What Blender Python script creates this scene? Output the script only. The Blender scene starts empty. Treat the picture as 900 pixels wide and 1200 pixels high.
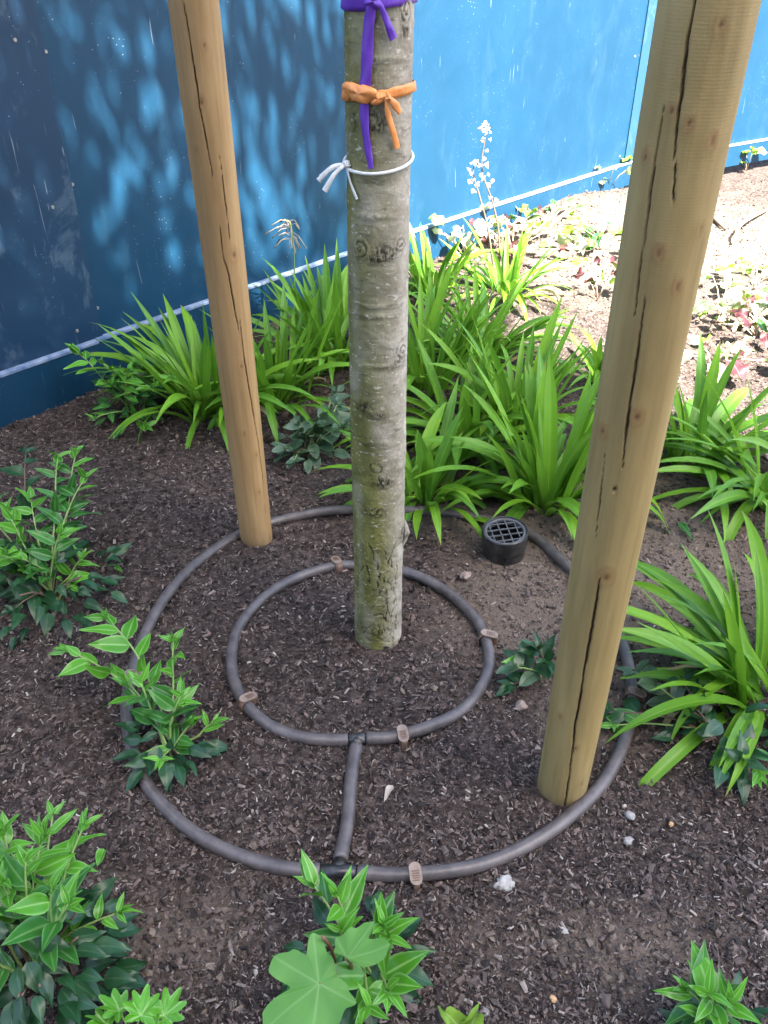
import bpy, bmesh, math, random
import numpy as np
from mathutils import Vector, Matrix, Euler, noise as mnoise

random.seed(7); rng = np.random.default_rng(11)
S = bpy.context.scene
R = math.radians
# ------------------------------------------------------------------ camera
CAM_H = 1.2; PITCH = R(35.2); FPX = 1000.0
cam_d = bpy.data.cameras.new('camera'); cam = bpy.data.objects.new('camera', cam_d)
S.collection.objects.link(cam); S.camera = cam
cam_d.sensor_fit = 'VERTICAL'; cam_d.sensor_height = 36.0; cam_d.lens = 36.0 * FPX / 1200.0
cam_d.clip_start = 0.02; cam_d.clip_end = 2000
cam.location = (0, 0, CAM_H); cam.rotation_euler = (math.pi/2 - PITCH, 0, 0)
# ------------------------------------------------------------------ sky, sun, exposure
SUN_EL = R(58); SUN_H = Vector((0.62, -0.785, 0)).normalized()      # horizontal direction towards the sun
w = bpy.data.worlds.new('World'); S.world = w; w.use_nodes = True
nt = w.node_tree; sky = nt.nodes.new('ShaderNodeTexSky'); sky.sky_type = 'NISHITA'; sky.sun_disc = False
sky.sun_elevation = SUN_EL; sky.sun_rotation = math.atan2(SUN_H.x, SUN_H.y)
sky.air_density = 1.0; sky.dust_density = 3.0; sky.ozone_density = 0.6
nt.links.new(sky.outputs[0], nt.nodes['Background'].inputs[0]); nt.nodes['Background'].inputs[1].default_value = 0.08
sd = bpy.data.lights.new('sun', 'SUN'); sd.energy = 5.0; sd.angle = R(0.8); sd.color = (1, 0.95, 0.87)
so = bpy.data.objects.new('sun', sd); S.collection.objects.link(so)
sun_dir = Vector((SUN_H.x*math.cos(SUN_EL), SUN_H.y*math.cos(SUN_EL), math.sin(SUN_EL)))
so.rotation_euler = sun_dir.to_track_quat('Z', 'Y').to_euler(); so.location = (4, -4, 8)
S.view_settings.view_transform = 'Standard'; S.view_settings.look = 'None'
S.view_settings.exposure = 3.7; S.view_settings.gamma = 1.0; S.view_settings.use_curve_mapping = False
S.render.engine = 'CYCLES'
S.render.resolution_x = 768; S.render.resolution_y = 1024

# ------------------------------------------------------------------ helpers
COL = S.collection
def th(x, y):
    """height of the soil (works on floats and arrays)"""
    e = np.exp
    h = 0.006*np.sin(1.9*x+0.5)*np.cos(1.6*y) + 0.004*np.sin(5.1*x+1.0+2*np.sin(y*3))*np.sin(4.3*y+0.7)
    h = h + 0.016*e(-(((x-0.36)/0.16)**2 + ((y-1.44)/0.13)**2))
    h = h + 0.010*e(-(((x-0.55)/0.12)**2 + ((y-1.25)/0.12)**2))
    h = h + 0.085*e(-(((x-0.95)/0.55)**2 + ((y-4.15)/0.42)**2))
    h = h + 0.03*e(-(((x-0.2)/0.5)**2 + ((y-3.1)/0.35)**2))
    return h
def ray(px, py):
    u = (px-450)/FPX; v = (py-600)/FPX
    return Vector((u, math.cos(PITCH)-v*math.sin(PITCH), -math.sin(PITCH)-v*math.cos(PITCH)))
def at(px, py, dz=0.0):
    """point dz above the soil"""
    z = dz; d = ray(px, py)
    for _ in range(8):
        t = (z-CAM_H)/d.z; p = d*t
        z = float(th(p.x, p.y)) + dz
    return Vector((p.x, p.y, z))
def on_pole(px, py, cx, cy, r):
    """(angle, height) where a vertical round pole is met"""
    d = ray(px, py); a = d.x*d.x + d.y*d.y; b = -(d.x*cx+d.y*cy); c = cx*cx+cy*cy-r*r
    disc = b*b-a*c
    t = (-b - math.sqrt(max(disc, 0)))/a
    return math.atan2(d.y*t-cy, d.x*t-cx), CAM_H + d.z*t
def tag(o, label=None, cat=None, group=None, kind=None):
    for k, v in (('label', label), ('category', cat), ('group', group), ('kind', kind)):
        if v: o[k] = v
    return o
def empty(name, loc, rz=0.0):
    o = bpy.data.objects.new(name, None); o.empty_display_size = 0.05
    COL.objects.link(o); o.location = loc; o.rotation_euler = (0, 0, rz); return o
def link(name, me, parent=None, mat=None):
    o = bpy.data.objects.new(name, me); COL.objects.link(o)
    if mat is not None and not me.materials: me.materials.append(mat)
    if parent is not None: o.parent = parent
    return o
def mesh(name, V, F, mat=None, smooth=True):
    me = bpy.data.meshes.new(name); me.from_pydata([tuple(v) for v in V], [], [tuple(f) for f in F]); me.update()
    if smooth: me.polygons.foreach_set('use_smooth', [True]*len(me.polygons))
    if mat is not None: me.materials.append(mat)
    return me
def np_mesh(name, V, Q, mat=None, smooth=True):
    """fast mesh from arrays: V (n,3), Q (m,k) all faces of k corners"""
    me = bpy.data.meshes.new(name); m, k = Q.shape
    me.vertices.add(len(V)); me.vertices.foreach_set('co', np.ascontiguousarray(V, np.float32).ravel())
    me.loops.add(m*k); me.loops.foreach_set('vertex_index', np.ascontiguousarray(Q, np.int32).ravel())
    me.polygons.add(m); me.polygons.foreach_set('loop_start', np.arange(0, m*k, k, dtype=np.int32))
    me.polygons.foreach_set('loop_total', np.full(m, k, np.int32))
    me.polygons.foreach_set('use_smooth', np.full(m, smooth, bool))
    me.update(calc_edges=True); me.validate()
    if mat is not None: me.materials.append(mat)
    return me
def color_attr(me, name, C):
    a = me.color_attributes.new(name, 'FLOAT_COLOR', 'POINT')
    C = np.column_stack([C, np.ones(len(C))]) if C.shape[1] == 3 else C
    a.data.foreach_set('color', np.ascontiguousarray(C, np.float32).ravel())
def float_attr(me, name, f):
    a = me.attributes.new(name, 'FLOAT', 'POINT'); a.data.foreach_set('value', np.ascontiguousarray(f, np.float32))
def vnoise(x, y, seed=0):
    """smooth value noise on arrays"""
    r = np.random.default_rng(seed).random((256, 256))
    xi = np.floor(x).astype(int); yi = np.floor(y).astype(int); fx = x-xi; fy = y-yi
    fx = fx*fx*(3-2*fx); fy = fy*fy*(3-2*fy)
    g = lambda a, b: r[a % 256, b % 256]
    return (g(xi, yi)*(1-fx)+g(xi+1, yi)*fx)*(1-fy) + (g(xi, yi+1)*(1-fx)+g(xi+1, yi+1)*fx)*fy
def box_into(bm, c, s, rz=0.0, rot=None):
    M = Matrix.Translation(c) @ (rot.to_4x4() if rot is not None else Matrix.Rotation(rz, 4, 'Z')) @ Matrix.Diagonal((s[0], s[1], s[2], 1))
    bmesh.ops.create_cube(bm, size=1.0, matrix=M)
def bm_mesh(name, bm, mat=None, smooth=False, bevel=0.0):
    if bevel: bmesh.ops.bevel(bm, geom=list(bm.edges), offset=bevel, segments=2, affect='EDGES', profile=0.5)
    me = bpy.data.meshes.new(name); bm.to_mesh(me); bm.free()
    if smooth: me.polygons.foreach_set('use_smooth', [True]*len(me.polygons))
    if mat is not None: me.materials.append(mat)
    return me
def tube(P, rad, n=10, closed=False, caps=True):
    """vertices and faces of a tube through points P, rad a number or list"""
    P = [Vector(p) for p in P]; m = len(P)
    if not hasattr(rad, '__len__'): rad = [rad]*m
    V = []; F = []; prev = None
    for i in range(m):
        if closed: t = P[(i+1) % m]-P[i-1]
        else: t = P[min(i+1, m-1)]-P[max(i-1, 0)]
        t.normalize()
        if prev is None:
            a = Vector((0, 0, 1)) if abs(t.z) < 0.9 else Vector((1, 0, 0))
            nrm = (a - t*a.dot(t)).normalized()
        else:
            nrm = prev - t*prev.dot(t)
            nrm = nrm.normalized() if nrm.length > 1e-6 else prev
        prev = nrm; b = t.cross(nrm)
        for k in range(n):
            an = 2*math.pi*k/n
            V.append(P[i] + (nrm*math.cos(an)+b*math.sin(an))*rad[i])
    rings = m if closed else m-1
    for i in range(rings):
        j = (i+1) % m
        for k in range(n):
            l = (k+1) % n
            F.append((i*n+k, i*n+l, j*n+l, j*n+k))
    if caps and not closed:
        F.append(tuple(range(n))[::-1]); F.append(tuple((m-1)*n+k for k in range(n)))
    return V, F
def merge(*vf):
    V = []; F = []
    for v, f in vf:
        o = len(V); V += list(v); F += [tuple(i+o for i in q) for q in f]
    return V, F
def spline(P, per=8, closed=False):
    P = [Vector(p) for p in P]; m = len(P); out = []
    rngi = range(m) if closed else range(m-1)
    for i in rngi:
        a = P[i-1] if (closed or i > 0) else P[0]*2-P[1]
        b = P[i]; c = P[(i+1) % m]
        d = P[(i+2) % m] if (closed or i+2 < m) else c*2-b
        for k in range(per):
            t = k/per
            out.append(0.5*((2*b)+(c-a)*t+(2*a-5*b+4*c-d)*t*t+(3*b-a-3*c+d)*t*t*t))
    if not closed: out.append(P[-1].copy())
    return out
def ribbon(P, W, N, thick=0.0006):
    """flat band through P, half-widths W, face normals N"""
    V = []; F = []; m = len(P)
    for i in range(m):
        t = (P[min(i+1, m-1)]-P[max(i-1, 0)]).normalized(); n = N[i].normalized()
        s = t.cross(n).normalized()
        for a in (-1, -0.33, 0.33, 1):
            V.append(P[i]+s*W[i]*a + n*(thick + (0.0006 if abs(a) < 0.5 else 0)))
        for a in (-1, -0.33, 0.33, 1): V.append(P[i]+s*W[i]*a)
    for i in range(m-1):
        o = i*8; q = o+8
        for a in range(3):
            F.append((o+a, o+a+1, q+a+1, q+a)); F.append((o+4+a+1, o+4+a, q+4+a, q+4+a+1))
        F.append((o, q, q+4, o+4)); F.append((o+3, o+7, q+7, q+3))
    F.append((0, 4, 5, 1)); F.append((1, 5, 6, 2)); F.append((2, 6, 7, 3))
    return V, F

# ------------------------------------------------------------------ materials
class Mat:
    def __init__(s, name):
        s.m = bpy.data.materials.new(name); s.m.use_nodes = True; s.t = s.m.node_tree
        s.b = s.t.nodes['Principled BSDF']; s.out = s.t.nodes['Material Output']
    def n(s, typ, **kw):
        nd = s.t.nodes.new('ShaderNode'+typ)
        for k, v in kw.items():
            if hasattr(nd, k) and not k[0].isupper(): setattr(nd, k, v)
        return nd
    def l(s, a, b): s.t.links.new(a, b)
    def set(s, **kw):
        names = dict(rough='Roughness', color='Base Color', spec='Specular IOR Level', metal='Metallic', coat='Coat Weight')
        for k, v in kw.items():
            s.b.inputs[names[k]].default_value = (*v, 1) if k == 'color' else v
        return s
    def coord(s, which='Object', scale=(1, 1, 1)):
        tc = s.n('TexCoord'); mp = s.n('Mapping'); s.l(tc.outputs[which], mp.inputs[0]); mp.inputs['Scale'].default_value = scale
        return mp.outputs[0]
    def noise(s, co, scale=5, detail=4, rough=0.55, dist=0.0):
        nd = s.n('TexNoise'); s.l(co, nd.inputs['Vector']); nd.inputs['Scale'].default_value = scale
        nd.inputs['Detail'].default_value = detail; nd.inputs['Roughness'].default_value = rough; nd.inputs['Distortion'].default_value = dist
        return nd.outputs['Fac']
    def ramp(s, f, stops):
        nd = s.n('ValToRGB'); s.l(f, nd.inputs[0]); cr = nd.color_ramp
        while len(cr.elements) < len(stops): cr.elements.new(0.5)
        for e, (p, c) in zip(cr.elements, stops):
            e.position = p; e.color = (*c, 1) if hasattr(c, '__len__') else (c, c, c, 1)
        return nd.outputs[0]
    def mix(s, f, a, b, mode='MIX'):
        nd = s.n('Mix'); nd.data_type = 'RGBA'; nd.blend_type = mode
        for sock, v in ((nd.inputs[0], f), (nd.inputs[6], a), (nd.inputs[7], b)):
            if hasattr(v, 'links') or hasattr(v, 'is_output'): s.l(v, sock)
            elif hasattr(v, '__len__'): sock.default_value = (*v, 1)
            else: sock.default_value = v
        return nd.outputs[2]
    def math(s, op, a, b=0.0):
        nd = s.n('Math'); nd.operation = op
        for sock, v in ((nd.inputs[0], a), (nd.inputs[1], b)):
            if hasattr(v, 'is_output'): s.l(v, sock)
            else: sock.default_value = v
        return nd.outputs[0]
    def attr(s, name, out='Fac'):
        nd = s.n('Attribute'); nd.attribute_name = name; return nd.outputs[out]
    def bump(s, h, strength=0.3, dist=0.01):
        nd = s.n('Bump'); nd.inputs['Strength'].default_value = strength; nd.inputs['Distance'].default_value = dist
        s.l(h, nd.inputs['Height']); s.l(nd.outputs[0], s.b.inputs['Normal']); return s
    def base(s, c): s.l(c, s.b.inputs['Base Color']); return s
    def rnd(s):
        return s.n('ObjectInfo').outputs['Random']

def leaf_mat(name, c1, c2, rib, ribw=0.08, marg=None, rough=0.4, transl=0.3, old=0.25, stripes=0, vein=False):
    """leaf surface from its own length/width coordinates"""
    k = Mat(name); k.set(rough=rough, spec=0.32)
    uv = k.n('UVMap'); sp = k.n('SeparateXYZ'); k.l(uv.outputs[0], sp.inputs[0]); u = sp.outputs[0]; v = sp.outputs[1]
    d = k.math('ABSOLUTE', k.math('SUBTRACT', u, 0.5))
    col = k.mix(k.rnd(), c1, c2)
    col = k.mix(k.ramp(k.noise(k.coord('Object'), 30, 3), [(0.35, 0.0), (0.7, 0.55)]), col, tuple(x*0.72 for x in c2))
    if stripes:
        wv = k.n('TexWave'); wv.wave_type = 'BANDS'; k.l(uv.outputs[0], wv.inputs[0]); wv.inputs['Scale'].default_value = stripes; wv.inputs['Distortion'].default_value = 0.3
        col = k.mix(k.math('MULTIPLY', wv.outputs['Fac'], 0.22), col, tuple(x*1.6 for x in c1))
        k.bump(wv.outputs['Fac'], 0.15, 0.001)
    ribf = k.ramp(d, [(0.0, 1.0), (ribw, 0.0)])
    col = k.mix(k.math('MULTIPLY', ribf, 0.75), col, rib)
    if marg:
        mf = k.ramp(d, [(0.36, 0.0), (0.49, 1.0)]); col = k.mix(k.math('MULTIPLY', mf, 0.6), col, marg)
    if old:   # dry tips on some leaves
        tf = k.math('MULTIPLY', k.ramp(v, [(0.93, 0.0), (1.0, 1.0)]), k.ramp(k.rnd(), [(1-old-0.05, 0.0), (1-old, 1.0)]))
        col = k.mix(tf, col, (0.25, 0.17, 0.07))
    if vein: col = k.mix(k.math('MULTIPLY', k.attr('vein'), 0.3), col, rib)
    k.base(col)
    tr = k.n('BsdfTranslucent'); mx = k.n('MixShader'); mx.inputs[0].default_value = transl
    k.l(k.mix(0.5, col, (0.16, 0.3, 0.03)), tr.inputs[0])
    k.l(k.b.outputs[0], mx.inputs[1]); k.l(tr.outputs[0], mx.inputs[2]); k.l(mx.outputs[0], k.out.inputs[0])
    return k.m

M = {}
def build_materials():
    # soil under the mulch
    k = Mat('soil'); co = k.coord('Object')
    n1 = k.noise(co, 3.2, 5); n2 = k.noise(co, 60, 6, 0.7); n3 = k.noise(co, 260, 3, 0.7)
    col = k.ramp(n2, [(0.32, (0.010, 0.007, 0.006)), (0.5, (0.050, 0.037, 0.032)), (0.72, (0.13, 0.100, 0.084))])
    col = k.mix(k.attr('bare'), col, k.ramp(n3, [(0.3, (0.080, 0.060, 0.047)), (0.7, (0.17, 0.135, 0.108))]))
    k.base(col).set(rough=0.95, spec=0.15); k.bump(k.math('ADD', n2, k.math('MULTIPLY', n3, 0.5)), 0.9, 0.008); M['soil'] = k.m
    # chips and crumbs: colour of each piece
    k = Mat('bark_chips'); a = k.attr('Col', 'Color'); co = k.coord('Object', (1, 1, 1))
    k.base(k.mix(k.ramp(k.noise(co, 500, 2), [(0.3, 0.0), (0.7, 0.5)]), a, k.mix(0.6, a, (0.02, 0.015, 0.012)))).set(rough=0.75, spec=0.3); M['chips'] = k.m
    # hoarding paint
    def paint(name, c, worn, wear):
        k = Mat(name); co = k.coord('Object')
        n = k.noise(co, 2.2, 5, 0.6); col = k.mix(k.ramp(n, [(0.3, 0.0), (0.75, 1.0)]), c, tuple(x*1.25 for x in c))
        # dusty scuffs
        sc = k.noise(k.coord('Object', (1.0, 1.0, 0.45)), 7, 6, 0.7, 0.6)
        col = k.mix(k.math('MULTIPLY', k.ramp(sc, [(0.54, 0.0), (0.74, 1.0)]), wear), col, worn)
        # splashes: small pale specks, in drifts
        vo = k.n('TexVoronoi'); k.l(co, vo.inputs['Vector']); vo.inputs['Scale'].default_value = 95
        sp = k.ramp(vo.outputs['Distance'], [(0.07, 1.0), (0.15, 0.0)])
        msk = k.ramp(k.noise(co, 4.5, 4, 0.65), [(0.47, 0.0), (0.6, 1.0)])
        pick = k.ramp(k.math('FRACT', k.math('MULTIPLY', vo.outputs['Color'], 7.3)), [(0.60, 0.0), (0.80, 1.0)])
        col = k.mix(k.math('MULTIPLY', k.math('MULTIPLY', sp, msk), pick), col, (0.30, 0.35, 0.38))
        # long thin scratches
        ws = k.noise(k.coord('Object', (60, 60, 3)), 1.6, 2, 0.5, 1.5)
        col = k.mix(k.math('MULTIPLY', k.ramp(ws, [(0.71, 0.0), (0.74, 0.35)]), k.ramp(k.noise(co, 3.1, 2), [(0.5, 0.0), (0.65, 1.0)])), col, (0.4, 0.48, 0.55))
        k.base(col); k.l(k.ramp(k.noise(co, 9, 4), [(0.3, 0.35), (0.8, 0.6)]), k.b.inputs['Roughness']); k.set(spec=0.2)
        k.bump(k.noise(co, 140, 3), 0.08, 0.002); return k.m
    M['blue'] = paint('blue_paint', (0.0060, 0.0345, 0.070), (0.05, 0.10, 0.15), 0.22)
    M['blue_faded'] = paint('blue_paint_faded', (0.009, 0.030, 0.062), (0.10, 0.14, 0.18), 0.8)
    M['blue_strip'] = paint('blue_paint_strip', (0.015, 0.050, 0.092), (0.07, 0.12, 0.17), 0.5)
    k = Mat('worn_edge'); co = k.coord('Object'); k.base(k.mix(k.ramp(k.noise(co, 25, 5), [(0.35, 0.0), (0.65, 1.0)]), (0.07, 0.12, 0.22), (0.24, 0.29, 0.38))).set(rough=0.7); M['edge'] = k.m
    k = Mat('screw_metal').set(color=(0.25, 0.24, 0.22), rough=0.5, metal=0.6); M['screw'] = k.m
    k = Mat('shade_and_roof_black'); k.base(k.mix(k.noise(k.coord(), 20, 3), (0.012, 0.012, 0.013), (0.03, 0.03, 0.032))).set(rough=0.6); M['shade_and_roof'] = k.m  # near black, for the painted gap shade and the building roof
    # bark
    k = Mat('bark'); co = k.coord('Object'); 
    n = k.noise(co, 26, 6, 0.65); col = k.ramp(n, [(0.25, (0.16, 0.137, 0.100)), (0.5, (0.30, 0.268, 0.215)), (0.75, (0.47, 0.435, 0.375))])
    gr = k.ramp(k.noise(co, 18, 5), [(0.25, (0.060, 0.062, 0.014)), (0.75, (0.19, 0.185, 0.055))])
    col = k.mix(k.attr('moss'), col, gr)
    len_ = k.noise(k.coord('Object', (95, 95, 210)), 1.0, 2, 0.5)
    col = k.mix(k.ramp(len_, [(0.62, 0.0), (0.70, 0.6)]), col, (0.50, 0.48, 0.42))
    col = k.mix(k.ramp(k.noise(k.coord('Object', (40, 40, 120)), 1.0, 3, 0.6), [(0.28, 0.6), (0.4, 0.0)]), col, (0.07, 0.06, 0.04))
    col = k.mix(k.attr('crack'), col, (0.022, 0.017, 0.012))
    k.base(col).set(rough=0.8, spec=0.25)
    k.bump(k.math('ADD', k.noise(k.coord('Object', (30, 30, 160)), 1.0, 4, 0.6), k.noise(co, 160, 3)), 0.45, 0.0025); M['bark'] = k.m
    # turned softwood
    def wood(name, a, b, c):
        k = Mat(name); co = k.coord('Object')
        col = k.ramp(k.noise(k.coord('Object', (14, 14, 1.6)), 1.0, 6, 0.6, 0.4), [(0.28, a), (0.5, b), (0.74, c)])
        col = k.mix(k.ramp(k.noise(k.coord('Object', (5, 5, 2.2)), 1.0, 4), [(0.52, 0.0), (0.75, 0.5)]), col, tuple(x*0.62 for x in a))
        st = k.noise(k.coord('Object', (110, 110, 5)), 1.0, 3, 0.6); col = k.mix(k.ramp(st, [(0.5, 0.0), (0.8, 0.4)]), col, tuple(x*0.6 for x in a))
        wv = k.n('TexWave'); wv.wave_type = 'BANDS'; wv.bands_direction = 'Z'; k.l(co, wv.inputs[0]); wv.inputs['Scale'].default_value = 100; wv.inputs['Distortion'].default_value = 1.2; wv.inputs['Detail'].default_value = 2
        col = k.mix(k.math('MULTIPLY', wv.outputs['Fac'], 0.07), col, tuple(x*0.55 for x in a))
        col = k.mix(k.attr('knot'), col, (0.20, 0.085, 0.035)); col = k.mix(k.attr('dirt'), col, (0.10, 0.07, 0.045)); col = k.mix(k.attr('crack'), col, (0.025, 0.014, 0.008))
        k.base(col).set(rough=0.65, spec=0.3)
        k.bump(k.math('ADD', k.math('MULTIPLY', wv.outputs['Fac'], 0.28), k.math('ADD', k.math('MULTIPLY', st, 1.2), k.noise(co, 320, 3, 0.7))), 0.20, 0.0012); return k.m
    M['wood_l'] = wood('softwood_warm', (0.22, 0.128, 0.050), (0.32, 0.198, 0.085), (0.42, 0.285, 0.14))
    M['wood_r'] = wood('softwood_green', (0.195, 0.135, 0.050), (0.275, 0.200, 0.080), (0.36, 0.275, 0.125))
    # hose and fittings
    k = Mat('hose_plastic'); co = k.coord('Object'); k.base(k.mix(k.ramp(k.noise(co, 40, 5, 0.65), [(0.35, 0.0), (0.75, 0.7)]), (0.052, 0.044, 0.045), (0.14, 0.120, 0.114))).set(rough=0.42, spec=0.5); k.bump(k.noise(co, 300, 3), 0.08, 0.001); M['hose'] = k.m
    k = Mat('black_plastic'); co = k.coord('Object'); k.base(k.mix(k.ramp(k.noise(co, 45, 5, 0.65), [(0.45, 0.0), (0.75, 0.6)]), (0.012, 0.0125, 0.014), (0.09, 0.078, 0.066))).set(rough=0.32); M['black'] = k.m
    k = Mat('grate_plastic'); co = k.coord('Object'); k.base(k.mix(k.noise(co, 60, 3), (0.05, 0.055, 0.062), (0.10, 0.105, 0.115))).set(rough=0.35); M['grate'] = k.m
    k = Mat('peg_plastic'); co = k.coord('Object'); k.base(k.mix(k.noise(co, 70, 4), (0.075, 0.042, 0.027), (0.17, 0.105, 0.072))).set(rough=0.45); M['peg'] = k.m
    k = Mat('peg_tab_plastic'); co = k.coord('Object'); k.base(k.mix(k.noise(co, 120, 4), (0.13, 0.09, 0.068), (0.27, 0.205, 0.16))).set(rough=0.5); M['pegtab'] = k.m
    k = Mat('dark_void').set(color=(0.006, 0.006, 0.006), rough=0.9); M['void'] = k.m
    # ribbons
    for nm, c, d in (('purple', (0.105, 0.03, 0.36), (0.17, 0.06, 0.50)), ('orange', (0.72, 0.22, 0.045), (0.88, 0.40, 0.14)), ('white', (0.62, 0.61, 0.58), (0.8, 0.8, 0.8))):
        k = Mat(nm+'_tape'); co = k.coord('Object'); col = k.mix(k.noise(co, 90, 4), c, d); k.base(col).set(rough=0.38, spec=0.5); k.bump(k.noise(k.coord('Object', (1, 1, 0.25)), 260, 3), 0.35, 0.002)
        tr = k.n('BsdfTranslucent'); mx = k.n('MixShader'); mx.inputs[0].default_value = 0.15; k.l(col, tr.inputs[0])
        k.l(k.b.outputs[0], mx.inputs[1]); k.l(tr.outputs[0], mx.inputs[2]); k.l(mx.outputs[0], k.out.inputs[0]); M[nm] = k.m
    # leaves
    M['strap'] = leaf_mat('strap_leaf', (0.060, 0.190, 0.022), (0.180, 0.380, 0.018), (0.19, 0.37, 0.05), 0.10, None, 0.36, 0.36, 0.3, 6)
    M['strap_dry'] = leaf_mat('strap_leaf_dry', (0.28, 0.22, 0.09), (0.36, 0.28, 0.14), (0.4, 0.32, 0.18), 0.08, None, 0.7, 0.25, 0.9)
    M['young'] = leaf_mat('young_leaf', (0.046, 0.200, 0.014), (0.090, 0.310, 0.022), (0.26, 0.46, 0.14), 0.08, (0.24, 0.44, 0.14), 0.26, 0.25, 0)
    M['mid'] = leaf_mat('mid_leaf', (0.020, 0.110, 0.018), (0.038, 0.175, 0.024), (0.17, 0.30, 0.11), 0.09, (0.16, 0.30, 0.12), 0.28, 0.22, 0)
    M['dark'] = leaf_mat('dark_leaf', (0.007, 0.034, 0.013), (0.017, 0.064, 0.022), (0.05, 0.10, 0.05), 0.06, None, 0.30, 0.08, 0)
    M['silver'] = leaf_mat('grey_green_leaf', (0.035, 0.075, 0.038), (0.062, 0.11, 0.058), (0.02, 0.05, 0.02), 0.10, (0.10, 0.15, 0.09), 0.32, 0.12, 0)
    M['lobed'] = leaf_mat('lobed_leaf', (0.085, 0.235, 0.045), (0.105, 0.27, 0.055), (0.30, 0.46, 0.20), 0.004, None, 0.55, 0.25, 0, vein=True)
    M['pale'] = leaf_mat('pale_leaf', (0.30, 0.36, 0.18), (0.42, 0.46, 0.28), (0.5, 0.52, 0.36), 0.06, None, 0.5, 0.3, 0)
    M['lime'] = leaf_mat('lime_leaf', (0.16, 0.30, 0.03), (0.24, 0.40, 0.05), (0.4, 0.5, 0.2), 0.06, None, 0.5, 0.3, 0)
    M['maroon'] = leaf_mat('maroon_leaf', (0.030, 0.006, 0.010), (0.075, 0.020, 0.026), (0.14, 0.07, 0.07), 0.06, None, 0.5, 0.2, 0)
    M['crown'] = leaf_mat('crown_leaf', (0.035, 0.09, 0.018), (0.06, 0.13, 0.025), (0.12, 0.2, 0.06), 0.05, None, 0.5, 0.3, 0)
    def plain(nm, a, b, rough=0.6, sc=60):
        k = Mat(nm); k.base(k.mix(k.noise(k.coord(), sc, 4), a, b)).set(rough=rough); return k.m
    M['stem'] = plain('green_stem', (0.13, 0.22, 0.05), (0.24, 0.33, 0.10), 0.5)
    M['stem_brown'] = plain('brown_stem', (0.11, 0.045, 0.028), (0.20, 0.09, 0.055), 0.45)
    M['stem_dry'] = plain('dry_stem', (0.30, 0.21, 0.13), (0.46, 0.36, 0.25), 0.8)
    M['seed'] = plain('dry_flower', (0.55, 0.48, 0.42), (0.75, 0.70, 0.64), 0.8)
    M['twig'] = plain('twig', (0.09, 0.055, 0.035), (0.17, 0.11, 0.075), 0.8)
    M['stone'] = plain('pebble_grey', (0.16, 0.15, 0.14), (0.27, 0.26, 0.245), 0.6, 90)
    M['chalk'] = plain('chalk_white', (0.17, 0.16, 0.145), (0.46, 0.45, 0.42), 0.8, 130)
    M['ochre'] = plain('pebble_ochre', (0.34, 0.19, 0.08), (0.50, 0.32, 0.17), 0.6, 90)
    M['brown_stone'] = plain('pebble_brown', (0.16, 0.12, 0.10), (0.27, 0.21, 0.18), 0.6, 90)
    M['deadleaf'] = plain('dead_leaf', (0.22, 0.18, 0.14), (0.42, 0.36, 0.31), 0.7, 80)
    M['brownleaf'] = plain('brown_dead_leaf', (0.09, 0.045, 0.025), (0.16, 0.085, 0.05), 0.6, 80)
    M['facade'] = plain('pale_render', (0.42, 0.39, 0.35), (0.50, 0.47, 0.43), 0.8, 3)
    M['glass'] = Mat('window_glass').set(color=(0.03, 0.035, 0.04), rough=0.05).m
build_materials()

# ------------------------------------------------------------------ ground
TREE = (-0.012, 1.279); LP = (-0.298, 1.597); RP = (0.297, 0.900)
def bare_sunlit_at(x, y):
    """how much bare crumbly soil shows instead of bark mulch, plus sun paling painted into the back bed, 0..1"""
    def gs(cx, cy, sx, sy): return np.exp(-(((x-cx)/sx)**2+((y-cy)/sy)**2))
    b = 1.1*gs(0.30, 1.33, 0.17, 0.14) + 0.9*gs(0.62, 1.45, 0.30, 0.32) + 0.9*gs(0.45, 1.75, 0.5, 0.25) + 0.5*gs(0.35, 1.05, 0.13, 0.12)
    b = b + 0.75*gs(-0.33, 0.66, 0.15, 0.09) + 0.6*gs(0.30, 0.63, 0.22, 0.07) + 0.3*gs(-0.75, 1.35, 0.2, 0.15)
    b = b + 0.7*gs(1.4, 3.6, 1.3, 0.9) + 0.6*gs(-0.4, 2.35, 0.35, 0.2)  # wide back patch is paled in colour to stand in for stronger sun
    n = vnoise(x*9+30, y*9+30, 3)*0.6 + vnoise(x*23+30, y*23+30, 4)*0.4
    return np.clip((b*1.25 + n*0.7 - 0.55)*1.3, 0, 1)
def build_ground():
    def axis(lo, hi, step, far):
        mid = np.arange(lo, hi, step); out = []; s = step; v = hi
        while v < far: out.append(v); s *= 1.35; v += s
        neg = []; s = step*1.35; v = lo-s
        while v > -far: neg.append(v); s *= 1.35; v -= s
        return np.array(neg[::-1]+list(mid)+out+[far*1.2])
    xs = axis(-1.7, 2.8, 0.016, 250); ys = axis(0.25, 5.3, 0.016, 250)
    X, Y = np.meshgrid(xs, ys); x = X.ravel(); y = Y.ravel()
    near = np.exp(-np.maximum(0, np.hypot(x-0.4, y-2.3)-3.2)**2/4)
    z = th(x, y)*near
    z += near*(0.010*(vnoise(x*16+50, y*16+50, 1)-0.5) + 0.007*(vnoise(x*45+50, y*45+50, 2)-0.5))
    b = bare_sunlit_at(x, y)
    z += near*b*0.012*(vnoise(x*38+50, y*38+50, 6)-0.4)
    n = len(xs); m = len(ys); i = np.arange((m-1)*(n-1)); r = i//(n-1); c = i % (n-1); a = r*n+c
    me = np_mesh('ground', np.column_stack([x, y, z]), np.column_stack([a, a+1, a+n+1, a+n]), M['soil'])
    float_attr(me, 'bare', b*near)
    tag(link('ground', me), 'dark brown soil of the planting bed', 'soil', kind='structure')
build_ground()
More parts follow.
